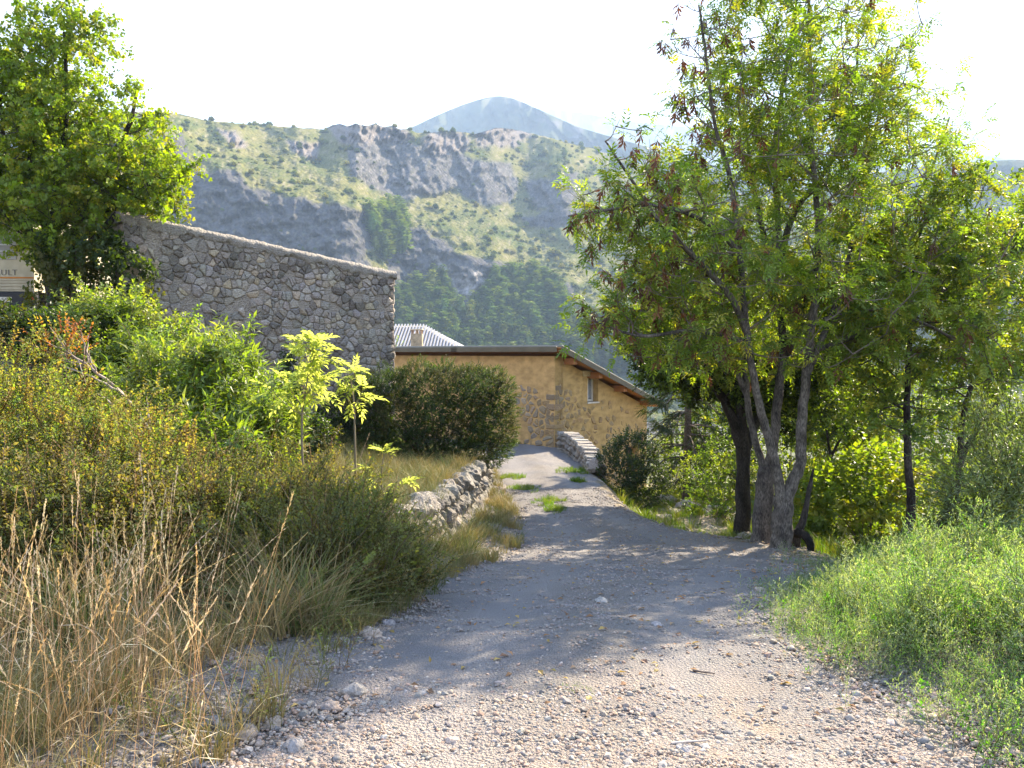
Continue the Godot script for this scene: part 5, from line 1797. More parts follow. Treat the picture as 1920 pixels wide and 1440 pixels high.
	var q: Vector3 = p
	var a := curve([Vector3(3.953, -1.321, -11.200) - q, Vector3(3.905, -0.952, -11.200) - q, Vector3(3.989, -0.695, -11.200) - q, Vector3(4.093, -0.344, -11.300) - q, Vector3(4.191, -0.026, -11.400) - q], 5)
	tube(mb, a, 0.07, 0.02, 8, black, 0.3)
	a = curve([Vector3(3.886, -0.868, -11.150) - q, Vector3(3.942, -0.856, -11.000) - q, Vector3(4.005, -1.003, -10.950) - q, Vector3(3.994, -1.256, -10.950) - q], 5)
	tube(mb, a, 0.06, 0.045, 8, Color(0.04, 0.035, 0.03), 0.3)
	mb.smooth()
	obj("wood", mb.mesh(), M.bark, t)
	# pale boulders and flat stones along the garden path
	var rocks := [[Vector3(4.369, -2.129, -20.500), 0.28, "largest pale boulder in the line of stones on the garden path below the spruce"], [Vector3(4.056, -2.180, -20.200), 0.2, "rounded boulder touching the near side of the largest boulder on the garden path"], [Vector3(4.784, -2.263, -20.500), 0.18, "first of the small boulders to the right of the largest boulder on the garden path"], [Vector3(5.195, -2.247, -20.700), 0.2, "boulder in the middle of the row leading from the largest boulder to the old trunk"], [Vector3(5.452, -2.282, -20.600), 0.16, "last boulder of the row, next to the thick old trunk"], [Vector3(4.409, -2.459, -23.500), 0.3, "long flat pale stone farthest back on the garden path"], [Vector3(3.433, -2.088, -18.600), 0.22, "flat bright slab in the sunlit patch by the dark glossy shrub"], [Vector3(4.450, -1.677, -15.500), 0.17, "white stone in the undergrowth just left of the ash trunks"], [Vector3(3.622, -1.437, -13.600), 0.13, "small stone on the lip of the track before the ash trunks"]]
	for e in rocks:
		var b: Vector3 = e[0]
		b.y = ground(b.x, b.z)
		var r := MB.new()
		var s: float = e[1]
		rock(r, Transform3D(Basis.from_euler(Vector3(rf(-0.3, 0.3), rf(0, 6), 0)).scaled_local(Vector3(s * 1.25, s * 0.75, s)), Vector3(0, s * 0.35, 0)), 2, rv() * 20.0, 0.3, vary(Color(0.4, 0.36, 0.3), 0.15), 6)
		var o := obj("boulder", r.mesh(false), M.stone)
		o.position = b
		tag(o, e[2], "boulder", "boulders along the garden path")

func garden_shrub(label: String, p: Vector3, rx: float, h: float, rz: float, n: int, leaf: Array, cols: Array, o := {}) -> void:
	p.y = ground(p.x, p.z)
	var hl := [[p + Vector3(0, h * 0.5, 0), Vector3(rx, h * 0.55, rz)], [p + Vector3(rx * 0.45, h * 0.35, 0.1), Vector3(rx * 0.7, h * 0.42, rz * 0.8)], [p + Vector3(-rx * 0.45, h * 0.4, -0.1), Vector3(rx * 0.65, h * 0.45, rz * 0.8)], [p + Vector3(rx * 0.1, h * 0.75, 0), Vector3(rx * 0.6, h * 0.3, rz * 0.6)]]
	shrub(o.get("name", "garden_shrub"), label, "shrub", p, hl, leaf, n, cols, o)

func build_spruce():
	var base: Vector3 = Vector3(5.114, -2.687, -24.000)
	base.y = ground(base.x, base.z) - 0.1
	var t := thing("spruce_tree", base, "dark spruce with drooping boughs right of the ochre gable", "tree")
	var mb := MB.new()
	tube(mb, PackedVector3Array([Vector3.ZERO, Vector3(0.02, 2.5, 0), Vector3(0, 5, 0), Vector3(0, 7.5, 0)]), 0.14, 0.03, 9, Color(0.2, 0.145, 0.1), 0.1)
	mb.smooth()
	obj("trunk", mb.mesh(), M.bark, t)
	var places := []
	var cols := []
	var tw := MB.new()
	var y := 1.5
	while y < 7.3:
		for k in 5:
			var a := rf(0, TAU)
			var len := (7.9 - y) * 0.33 * rf(0.7, 1.1)
			var o := Vector3(cos(a), 0, sin(a))
			var pts := curve([Vector3(0, y, 0), Vector3(0, y - 0.05, 0) + o * len * 0.4, Vector3(0, y - 0.28 * len, 0) + o * len * 0.8, Vector3(0, y - 0.22 * len, 0) + o * len], 4)
			tube(tw, pts, 0.025, 0.006, 4, Color(0.12, 0.09, 0.07))
			for j in range(3, pts.size()):
				for s in 7:
					var side := o.cross(Vector3.UP) * rf(-1, 1)
					var d := (o * rf(0.2, 0.8) + side + Vector3(0, rf(-0.9, 0.1), 0)).normalized()
					places.append(Transform3D(basis_to(d, Vector3.UP, rf(0.8, 1.5)), base + pts[j] + rv() * 0.08))
					cols.append(vary(pick([Color(0.035, 0.055, 0.025), Color(0.05, 0.075, 0.03), Color(0.065, 0.09, 0.03)]), 0.25))
		y += rf(0.28, 0.42)
	tag(obj("boughs", tw.mesh(), M.twig, t), "", "", "", "stuff")
	foliage("needles", L.needle, M.matleaf, t, [places, cols])

# ---------------------------------------------------------------- the bank on the left
func on_ground(p: Vector3) -> Vector3:
	return Vector3(p.x, ground(p.x, p.z), p.z)

func build_bank():
	rng.seed = 360
	var gold := [Color(0.28, 0.29, 0.08), Color(0.2, 0.26, 0.07), Color(0.35, 0.3, 0.1), Color(0.17, 0.22, 0.06), Color(0.3, 0.21, 0.08)]
	var brown := [Color(0.2, 0.17, 0.075), Color(0.15, 0.175, 0.06), Color(0.25, 0.2, 0.085), Color(0.12, 0.14, 0.05)]
	var olive := [Color(0.15, 0.165, 0.06), Color(0.19, 0.19, 0.07), Color(0.115, 0.125, 0.05), Color(0.24, 0.2, 0.08)]
	var bright := [Color(0.18, 0.25, 0.07), Color(0.23, 0.29, 0.085), Color(0.14, 0.2, 0.055), Color(0.27, 0.3, 0.1)]
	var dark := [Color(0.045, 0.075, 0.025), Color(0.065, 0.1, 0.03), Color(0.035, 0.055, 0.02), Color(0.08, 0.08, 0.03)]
	var H := func(p: Vector3, list: Array) -> Array:               # hull from [dx, dy, dz, rx, ry, rz] rows over a point of the ground
		var out := []
		for q in list: out.append([p + Vector3(q[0], q[1], q[2]), Vector3(q[3], q[4], q[5])])
		return out
	var p: Vector3
	# clipped hedge at the end of the stone wall
	p = on_ground(Vector3(-1.697, -0.614, -18.000))
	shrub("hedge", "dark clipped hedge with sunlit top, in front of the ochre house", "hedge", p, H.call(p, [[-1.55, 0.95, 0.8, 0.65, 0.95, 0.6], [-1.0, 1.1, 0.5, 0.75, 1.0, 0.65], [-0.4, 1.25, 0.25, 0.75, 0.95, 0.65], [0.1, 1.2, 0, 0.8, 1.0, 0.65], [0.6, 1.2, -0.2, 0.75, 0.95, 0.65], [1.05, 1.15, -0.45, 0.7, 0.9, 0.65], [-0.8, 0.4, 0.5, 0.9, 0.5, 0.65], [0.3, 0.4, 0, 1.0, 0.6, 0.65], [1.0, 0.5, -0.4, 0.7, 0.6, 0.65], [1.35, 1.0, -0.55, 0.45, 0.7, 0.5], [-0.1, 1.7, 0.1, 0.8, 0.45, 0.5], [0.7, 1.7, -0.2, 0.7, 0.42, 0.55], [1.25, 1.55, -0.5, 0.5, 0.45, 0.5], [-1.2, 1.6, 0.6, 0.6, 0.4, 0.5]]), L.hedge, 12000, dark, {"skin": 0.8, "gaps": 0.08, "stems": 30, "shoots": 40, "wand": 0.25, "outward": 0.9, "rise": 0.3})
	# bramble in full sun under the maple
	p = on_ground(Vector3(-5.421, 1.682, -11.800))
	shrub("bramble", "sunlit bramble bush with pale glossy leaves below the stone wall", "bramble", p, H.call(p, [[-0.2, 0.85, 0, 0.9, 0.75, 0.8], [0.5, 0.6, 0.1, 0.75, 0.6, 0.7], [-0.75, 0.55, 0, 0.6, 0.6, 0.6], [1.0, 0.3, 0.2, 0.6, 0.5, 0.5]]), L.bramble, 3000, bright, {"outward": 1.0, "rise": 0.35, "gaps": 0.35, "stems": 26, "shoots": 40, "wand": 0.5})
	p = on_ground(Vector3(-4.531, 1.350, -13.200))
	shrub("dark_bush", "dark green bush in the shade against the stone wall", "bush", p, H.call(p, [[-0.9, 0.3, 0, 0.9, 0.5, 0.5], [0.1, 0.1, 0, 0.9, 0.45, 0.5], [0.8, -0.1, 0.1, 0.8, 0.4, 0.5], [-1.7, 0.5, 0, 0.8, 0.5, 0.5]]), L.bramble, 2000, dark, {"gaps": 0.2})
	p = on_ground(Vector3(-7.262, 1.684, -12.200))
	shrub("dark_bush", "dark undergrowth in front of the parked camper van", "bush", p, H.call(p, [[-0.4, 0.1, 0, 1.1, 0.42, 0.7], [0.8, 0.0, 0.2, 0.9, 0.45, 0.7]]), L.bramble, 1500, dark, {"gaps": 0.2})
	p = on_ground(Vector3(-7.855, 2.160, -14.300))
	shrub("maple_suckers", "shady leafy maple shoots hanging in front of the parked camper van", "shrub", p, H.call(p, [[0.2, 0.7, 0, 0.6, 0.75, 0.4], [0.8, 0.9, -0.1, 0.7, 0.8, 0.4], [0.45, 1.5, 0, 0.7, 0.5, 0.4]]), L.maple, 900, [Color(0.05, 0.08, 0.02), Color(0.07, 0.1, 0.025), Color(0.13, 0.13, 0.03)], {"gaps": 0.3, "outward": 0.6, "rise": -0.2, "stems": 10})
	# elder with long leaves
	var elders := [[300, 760, 9.6, 0.75, 1.35], [400, 740, 9.9, 0.7, 1.45], [470, 790, 9.4, 0.55, 1.05], [350, 830, 8.6, 0.7, 0.9]]
	var say := ["tall elder shoots with long drooping leaves behind the bare leaning branch", "tallest elder clump with whorled leaves in front of the stone wall", "elder clump next to the yellow ash sapling", "low leafy elder clump at the foot of the bare leaning branch"]
	for k in 4:
		var e: Array = elders[k]
		p = on_ground(Vector3((e[0] - 960.0) / 1544.0 * e[2], 0, -e[2]))
		shrub("elder", say[k], "shrub", p, H.call(p, [[0, e[4] * 0.55, 0, e[3], e[4] * 0.5, e[3] * 0.8], [0.2, e[4] * 0.85, 0, e[3] * 0.6, e[4] * 0.22, e[3] * 0.6]]), L.lance, 330, bright, {"outward": 0.35, "rise": 1.1, "gaps": 0.3, "stems": 18, "shoots": 9, "wand": 0.5, "bark": Color(0.16, 0.13, 0.08), "skin": 0.35, "group": "elder clumps on the bank"})
	# yellow-brown small-leaved thicket that fills the near bank
	var th := [[70, 900, 7.2, 1.0, 1.5, 2300, 0], [215, 920, 6.9, 0.85, 1.25, 2000, 0], [-60, 880, 7.6, 1.1, 1.6, 1500, 0], [60, 1080, 5.6, 0.75, 0.85, 2000, 1], [190, 1090, 5.7, 0.65, 0.75, 1500, 1], [350, 1040, 6.3, 0.7, 0.75, 1500, 1], [470, 1030, 6.6, 0.65, 0.65, 1500, 2], [590, 1030, 6.9, 0.52, 0.58, 1700, 2], [690, 1110, 6.4, 0.36, 0.36, 1100, 2], [640, 1150, 5.7, 0.4, 0.4, 900, 2], [330, 930, 7.8, 0.9, 0.8, 1700, 1], [480, 960, 8.0, 0.8, 0.6, 1200, 2], [620, 985, 8.4, 0.6, 0.5, 900, 2], [560, 1140, 5.75, 0.4, 0.35, 700, 2]]
	var said := ["golden small-leaved thicket highest on the bank near the edge of the frame", "golden small-leaved bush left of the bare leaning branch", "golden thicket cut by the edge of the frame", "brownish low bush behind the tall dry grass", "brownish low bush at the end of the tall dry grass", "rusty shaded bush below the bare leaning branch", "olive shaded bush in the middle of the bank", "olive bush just left of the limestone boulders", "small olive bush hanging over the edge of the gravel", "low olive bush at the lower corner of the bank", "brown thicket behind the rusty shaded bush", "shaded olive thicket below the yellow ash sapling", "olive bush among the grass above the boulders", "low dark bush at the foot of the bank"]
	for k in th.size():
		var e: Array = th[k]
		p = on_ground(Vector3((e[0] - 960.0) / 1544.0 * e[2], 0, -e[2]))
		shrub("small_leaved_bush", said[k], "bush", p, H.call(p, [[0, e[4] * 0.45, 0, e[3], e[4] * 0.5, e[3] * 0.8], [e[3] * 0.4, e[4] * 0.3, 0.1, e[3] * 0.65, e[4] * 0.35, e[3] * 0.6], [-e[3] * 0.4, e[4] * 0.6, 0, e[3] * 0.6, e[4] * 0.42, e[3] * 0.6]]), L.small, int(e[5] * [0.8, 0.7, 0.55][e[6]]), [gold, brown, olive][e[6]], {"gaps": 0.42, "freq": 3.4, "stems": 34, "stem_r": 0.007, "rise": 0.7, "skin": 0.35, "shoots": 34, "wand": 0.4, "mat": M.matleaf, "group": "small-leaved bushes on the bank"})
	build_sapling(Vector3(-2.098, 0.145, -8.300), [Vector3(-2.124, 0.850, -8.300), Vector3(-2.071, 1.281, -8.300), Vector3(-1.987, 1.711, -8.300)], "young ash sapling with glowing yellow green leaves in front of the stone wall", 120)
	build_sapling(Vector3(-1.321, -0.333, -9.000), [Vector3(-1.396, -0.067, -9.000), Vector3(-1.436, 0.199, -9.000), Vector3(-1.405, 0.493, -9.000)], "small green ash sapling growing on the grass above the limestone boulders", 24)
	build_sapling(Vector3(-1.749, 0.168, -9.200), [Vector3(-1.763, 0.768, -9.200), Vector3(-1.778, 1.127, -9.200), Vector3(-1.818, 1.366, -9.200)], "slim green ash sapling just right of the yellow one", 34)
	# red-leaved shoots at the tip of the bare leaning branch
	p = Vector3(-3.362, 0.402, -8.400)
	p.y = ground(p.x, p.z)
	var t := thing("bare_branch", p, "bare grey branch leaning to the left across the sunlit bank", "branch")
	var mb := MB.new()
	var limbs := [[Vector3(-3.281, 0.347, -8.400), Vector3(-3.570, 0.752, -8.200), Vector3(-3.783, 1.131, -8.100), Vector3(-4.093, 1.448, -8.000), Vector3(-4.345, 1.655, -7.900)], [Vector3(-3.783, 1.131, -8.100), Vector3(-3.941, 1.293, -8.000), Vector3(-4.247, 1.450, -7.900), Vector3(-4.394, 1.477, -7.800)], [Vector3(-3.571, 0.698, -8.200), Vector3(-3.816, 1.033, -8.000), Vector3(-4.046, 1.245, -7.900)], [Vector3(-4.042, 1.422, -8.000), Vector3(-4.141, 1.655, -8.000), Vector3(-4.190, 1.810, -8.000)], [Vector3(-4.093, 1.448, -8.000), Vector3(-4.152, 1.630, -8.050), Vector3(-4.148, 1.787, -8.100)], [Vector3(-3.518, 0.645, -8.200), Vector3(-3.642, 0.908, -8.250), Vector3(-3.687, 1.146, -8.300)]]
	var rr := [0.024, 0.014, 0.014, 0.009, 0.009, 0.012]
	for k in limbs.size():
		var c := curve(limbs[k], 5)
		for j in c.size(): c[j] = c[j] - p + rv() * 0.012
		tube(mb, c, rr[k], rr[k] * 0.35, 6, Color(0.27, 0.22, 0.18), 0.15)
	for k in 16:
		var q: Vector3 = (limbs[0][3]).lerp(limbs[0][4], rng.randf()) - p
		tube(mb, limb(q, Vector3(rf(-1, 0.2), rf(-0.2, 1), rf(-0.5, 0.5)), rf(0.15, 0.4), 4, 0.2, 0.05), 0.005, 0.002, 4, Color(0.27, 0.22, 0.18))
	mb.smooth()
	obj("wood", mb.mesh(), M.twig, t)
	p = Vector3(-4.353, 1.396, -8.000)
	shrub("red_leaved_shoots", "orange and red autumn shoots above the golden thicket", "shrub", on_ground(p), [[Vector3(-4.374, 1.655, -8.000), Vector3(0.22, 0.16, 0.2)], [Vector3(-4.479, 1.578, -8.000), Vector3(0.16, 0.14, 0.15)], [Vector3(-4.098, 1.707, -8.000), Vector3(0.05, 0.05, 0.05)]], L.small, 70, [Color(0.4, 0.22, 0.1), Color(0.36, 0.13, 0.08), Color(0.42, 0.32, 0.1), Color(0.3, 0.28, 0.08)], {"gaps": 0.0, "rise": 0.9, "stems": 7, "stem_r": 0.006})

func build_sapling(base: Vector3, main: Array, label: String, count: int) -> void:
	base.y = ground(base.x, base.z) - 0.03
	var t := thing("ash_sapling", base, label, "sapling", "ash saplings on the bank")
	var pts := [base]
	pts.append_array(main)
	var s := curve(pts, 6)
	var mb := MB.new()
	var loc := PackedVector3Array()
	for q in s: loc.push_back(q - base)
	tube(mb, loc, 0.014, 0.005, 6, Color(0.16, 0.13, 0.09))
	var ends := []
	for k in count / 5:
		var f := rf(0.4, 0.95)
		var j := int(f * (s.size() - 1))
		var a := rf(0, TAU)
		var br := limb(s[j] - base, Vector3(cos(a), 0.7, sin(a)), rf(0.2, 0.45) * (1.3 - f), 3, 0.2, 0.1)
		tube(mb, br, 0.006, 0.003, 4, Color(0.18, 0.15, 0.08))
		ends.append([br[3], (br[3] - br[2]).normalized()])
		ends.append([br[2], (br[3] - br[2] + rv()).normalized()])
	obj("stem", mb.mesh(), M.twig, t)
	var lemon := [Color(0.075, 0.12, 0.012), Color(0.055, 0.1, 0.012), Color(0.11, 0.125, 0.012), Color(0.042, 0.08, 0.012)] if count > 30 else [Color(0.045, 0.085, 0.014), Color(0.035, 0.07, 0.012), Color(0.06, 0.092, 0.014)]
	for k in count:                                                # every compound leaf is a part
		var p: Vector3
		var d: Vector3
		if k < 7:
			p = s[s.size() - 1] - base
			d = Vector3(cos(k * 2.4), rf(0.5, 1.6), sin(k * 2.4))
		else:
			var e: Array = ends[k % ends.size()]
			p = e[0]
			d = e[1] + rv() * 0.9 + Vector3(0, -0.1, 0)
		var b := basis_to(d, Vector3(rf(-0.4, 0.4), 1, rf(-0.4, 0.4)), rf(0.45, 0.78))
		var o := obj("leaf", L.big_ash[k % 2], lemon_mat(vary(pick(lemon), 0.1)), t)
		o.transform = Transform3D(b, p)

var lemon_mats := []
func lemon_mat(c: Color) -> StandardMaterial3D:
	if lemon_mats.size() > 40: return lemon_mats[rng.randi_range(20, 40) if c.r < 0.16 else rng.randi_range(0, 19)]
	var m := leafy(0.7, Color(0.86, 0.9, 0.4), 0.2)
	m.vertex_color_use_as_albedo = false
	m.albedo_color = c.linear_to_srgb()
	lemon_mats.append(m)
	return m

# ---------------------------------------------------------------- feathery weeds on the right
func weed_here(x: float, d: float) -> float:
	var edge := lin(ROAD_R, d)
	var w := smoothstep(edge - 0.35, edge + 0.45, x + 0.45 * nf.get_noise_2d(x * 0.9, d * 0.9))
	return w * smoothstep(2.5, 3.1, d + 0.3 * (x - 2.0)) * smoothstep(11.5, 9.0, d)

func build_weeds():
	rng.seed = 380
	var places := []
	var cols := []
	var broad := []
	var bcols := []
	for k in 60000:
		var d := 2.4 + 8.6 * pow(rng.randf(), 0.8)
		var x := rf(1.2, 1.6 + d * 0.75)
		var w := weed_here(x, d)
		if w < rng.randf(): continue
		if nf.get_noise_2d(x * 1.5 + 31.0, d * 1.2) < -0.16 and rng.randf() < 0.6: continue
		if places.size() > 14000: break
		var tall := (0.45 + 0.5 * smoothstep(0.2, 1.6, x - lin(ROAD_R, d))) * (0.8 + 0.8 * nf.get_noise_2d(x * 0.9 + 9.0, d * 0.8)) * rf(0.7, 1.25)
		tall *= lerpf(0.95, 0.5, smoothstep(5.0, 9.0, d))
		var p := Vector3(x, ground(x, -d) - 0.03, -d)
		if rng.randf() < 0.72:
			places.append(Transform3D(basis_to(Vector3(rf(-0.45, 0.35), 1, rf(-0.1, 0.5)), Vector3(rf(-1, 1), 0, rf(-1, 1)), tall * 1.25), p))
			cols.append(vary(pick([Color(0.24, 0.34, 0.16), Color(0.32, 0.4, 0.23), Color(0.15, 0.29, 0.08), Color(0.4, 0.46, 0.32)]), 0.25))
		else:
			broad.append(Transform3D(basis_to(Vector3(rf(-0.6, 0.6), 1, rf(-0.6, 0.6)), Vector3(rf(-1, 1), 0.2, rf(-1, 1)), tall * rf(0.55, 0.9)), p + Vector3(0, tall * rf(0.05, 0.4), 0)))
			bcols.append(vary(pick([Color(0.07, 0.2, 0.03), Color(0.1, 0.24, 0.035), Color(0.06, 0.15, 0.03)]), 0.25))
	var t := thing("weeds", Vector3(3.5, -0.2, -6), "dense patch of silvery green feathery weeds along the right side of the track", "weeds")
	tag(t, "", "", "", "stuff")
	foliage("feathery_stems", L.feather, M.matleaf, t, [places, cols])
	foliage("broad_leaves", L.ovate, M.leaf, t, [broad, bcols])

# ---------------------------------------------------------------- grasses
func build_grass():
	rng.seed = 400
	var places := []
	var cols := []
	# tall straw in the near left corner
	for k in 1500:
		var d := rf(2.7, 4.9)
		var x := rf(-3.4, -1.1)
		if x > -0.36 * d + 0.12 - 0.3 * rng.randf() or d > 4.3 + 0.3 * rng.randf(): continue
		var n := nf.get_noise_2d(x * 1.6, d * 1.6)
		if n < rf(-0.35, 0.25): continue
		places.append(Transform3D(basis_to(Vector3(rf(-0.15, 0.25), 1, rf(-0.2, 0.2)), Vector3(rf(-1, 1), 0, rf(-1, 1)), rf(0.6, 1.1)), on_ground(Vector3(x, 0, -d))))
		cols.append(vary(pick([Color(0.74, 0.58, 0.29), Color(0.8, 0.68, 0.42), Color(0.56, 0.41, 0.19), Color(0.68, 0.57, 0.4)]), 0.2))
	var t := thing("dry_grass", Vector3(-2, 0, -3.6), "tall golden dry grass with seed heads in the near left corner", "grass")
	tag(t, "", "", "", "stuff")
	foliage("stalks", L.stalk, M.dry, t, [places, cols])
	# brown stalks that stand among the bushes of the bank
	places = []
	cols = []
	for k in 900:
		var d := rf(4.8, 8.6)
		var x := rf(-4.6, -0.5)
		if x > lin(ROAD_L, d) - 0.35: continue
		if nf.get_noise_2d(x * 1.3 + 70.0, d * 1.3) < rf(-0.3, 0.3): continue
		places.append(Transform3D(basis_to(Vector3(rf(-0.35, 0.45), 1, rf(-0.3, 0.4)), Vector3(rf(-1, 1), 0, rf(-1, 1)), rf(0.7, 1.35)), on_ground(Vector3(x, 0, -d))))
		cols.append(vary(pick([Color(0.3, 0.2, 0.1), Color(0.36, 0.26, 0.14), Color(0.22, 0.15, 0.08)]), 0.25))
	var wild := []
	var wc := []
	for k in 2600:
		var d := rf(4.6, 9.2)
		var x := rf(-4.8, -0.4)
		if x > lin(ROAD_L, d) - 0.2 or nf.get_noise_2d(x * 1.1 + 15.0, d * 1.1) < rf(-0.3, 0.25): continue
		wild.append(Transform3D(basis_to(Vector3(rf(-0.35, 0.35), 1, rf(-0.3, 0.35)), Vector3(rf(-1, 1), 0, rf(-1, 1)), rf(0.7, 1.45)), on_ground(Vector3(x, 0, -d))))
		wc.append(vary(pick([Color(0.34, 0.27, 0.13), Color(0.2, 0.22, 0.07), Color(0.28, 0.21, 0.1), Color(0.14, 0.18, 0.05)]), 0.25))
	t = thing("rank_grass", Vector3(-2.2, 0, -7), "rank half-dry grass growing up between the bushes of the bank", "grass")
	tag(t, "", "", "", "stuff")
	foliage("blades", L.long_grass, M.dry, t, [wild, wc])
	t = thing("dead_stalks", Vector3(-2, 0, -6), "thin brown dead stalks standing among the shaded bushes of the bank", "grass")
	tag(t, "", "", "", "stuff")
	foliage("stalks", L.stalk, M.dry, t, [places, cols])
	places = []
	cols = []
	# low grey-brown weeds on the stony margin at the near left
	for k in 700:
		var d := rf(3.1, 6.0)
		var x := lin(ROAD_L, d) + rf(-1.3, 0.12)
		if nf.get_noise_2d(x * 1.8 + 20.0, d * 1.8) < rf(-0.1, 0.3): continue
		places.append(Transform3D(basis_to(Vector3(rf(-0.5, 0.5), 1, rf(-0.5, 0.5)), Vector3(rf(-1, 1), 0, rf(-1, 1)), rf(0.25, 0.65)), on_ground(Vector3(x, 0, -d))))
		cols.append(vary(pick([Color(0.26, 0.22, 0.13), Color(0.18, 0.2, 0.08), Color(0.35, 0.3, 0.22), Color(0.13, 0.19, 0.06)]), 0.25))
	t = thing("margin_weeds", Vector3(-1.5, 0, -4.5), "low grey brown weeds on the stony margin at the left of the near gravel", "weeds")
	tag(t, "", "", "", "stuff")
	foliage("stems", L.feather, M.matleaf, t, [places, cols])
	places = []
	cols = []
	# low tufts: straw and green, on the verges and the terrace
	places = []
	cols = []
	var lp := []
	var lc := []
	for k in 30000:
		var d := 2.6 + 20.0 * pow(rng.randf(), 1.8)
		var x := rf(-4.2, 1.0) if d > 5.0 else rf(-3.6, -0.9)
		var xl := lin(ROAD_L, d)
		if x > xl + 0.05 - 0.1 * rng.randf(): continue
		var near := smoothstep(xl - 1.7, xl - 0.2, x)
		var n := nf.get_noise_2d(x * 1.1 + 7.0, d * 1.1)
		if n + 0.3 * (1.0 - near) < rf(-0.25, 0.35): continue
		if d < 5.0 and rng.randf() < (0.9 if x > -1.75 else 0.6): continue
		var wx := lin(WALL_X, d) if d > 9.2 else 99.0
		if d > 9.2 and absf(x - wx + 0.06) < 0.12: continue
		var p := on_ground(Vector3(x, 0, -d))
		var straw := clampf(0.35 + n + rf(-0.4, 0.4) + (0.4 if d < 4.5 else 0.0), 0, 1)
		var c := Color(0.085, 0.13, 0.035).lerp(Color(0.36, 0.27, 0.12), straw * 0.85)
		var b := Transform3D(Basis(Vector3.UP, rf(0, TAU)).scaled(Vector3.ONE * rf(0.3, 0.95)), p)
		if x < wx and d > 9.0 or rng.randf() < 0.25:
			if lp.size() < 3600:
				lp.append(b)
				lc.append(vary(c, 0.2))
		elif places.size() < 6500:
			places.append(b)
			cols.append(vary(c, 0.2))
	t = thing("verge_grass", Vector3(-1, -0.5, -8), "short mixed grass along the left verge of the track", "grass")
	tag(t, "", "", "", "stuff")
	foliage("blades", L.grass, M.dry, t, [places, cols])
	t = thing("meadow_grass", Vector3(-2, -0.3, -12), "long pale grass drooping over the terrace above the limestone boulders", "grass")
	tag(t, "", "", "", "stuff")
	foliage("blades", L.long_grass, M.dry, t, [lp, lc])
	# tufts growing in the track: things one can count
	var tufts := [[960, 893, 20.3, 0.3, "pale grass tuft on the track beside the end of the boulder wall"], [985, 915, 18.3, 0.42, "dark green grass tuft on the crown of the track, longest of the row"], [1030, 945, 16.2, 0.34, "low dark grass tuft on the track nearest to us of the row"], [1042, 962, 15.2, 0.22, "small bright green tuft beside the low dark tuft on the track"], [1075, 880, 21.6, 0.5, "lush green tuft at the near end of the stone parapet"], [1085, 905, 19.4, 0.16, "tiny green tuft between the parapet and the edge of the track"], [1090, 1315, 3.95, 0.1, "small green weed tuft in the gravel close to us"], [970, 812, 29.2, 0.4, "dark grass tuft against the foot of the high ochre wall"]]
	for e in tufts:
		var q: Vector3 = on_ground(Vector3((e[0] - 960.0) / 1544.0 * e[2], 0, -e[2]))
		var g := thing("grass_tuft", q, e[4], "grass tuft", "grass tufts growing in the track")
		var a := []
		var ac := []
		for k in int(30 + e[3] * 200):
			var o := Vector3(rf(-1, 1) * e[3], 0, rf(-1, 1) * e[3] * 1.6)
			if Vector2(o.x, o.z / 1.6).length() > e[3] * (0.75 + 0.6 * nz.get_noise_2d(o.x * 4.0 + e[0], o.z * 3.0)): continue
			a.append(Transform3D(Basis(Vector3.UP, rf(0, TAU)).scaled(Vector3.ONE * (rf(0.4, 1.7) if e[2] > 6 else rf(0.2, 0.4))), on_ground(q + o)))
			ac.append(vary(Color(0.08, 0.17, 0.035).lerp(Color(0.2, 0.2, 0.06), rng.randf() * 0.7), 0.2))
		foliage("blades", L.short_grass, M.leaf, g, [a, ac])
	# garden ground cover
	a_cover()

func a_cover():
	var places := []
	var cols := []
	while places.size() < 3000:
		var d := rf(9.5, 30.0)
		var x := lin(ROAD_R, d) + 0.5 + rf(0.0, 9.0)
		if nf.get_noise_2d(x * 0.8 + 40.0, d * 0.8) > rf(-0.05, 0.2): continue
		places.append(Transform3D(Basis(Vector3.UP, rf(0, TAU)).scaled(Vector3.ONE * rf(0.6, 1.5)), on_ground(Vector3(x, 0, -d))))
		cols.append(vary(pick([Color(0.08, 0.14, 0.03), Color(0.14, 0.19, 0.04), Color(0.2, 0.2, 0.06)]), 0.25))
	var t := thing("garden_grass", Vector3(4, -2, -18), "patchy green grass on the garden floor below the track", "grass")
	tag(t, "", "", "", "stuff")
	foliage("blades", L.grass, M.leaf, t, [places, cols])

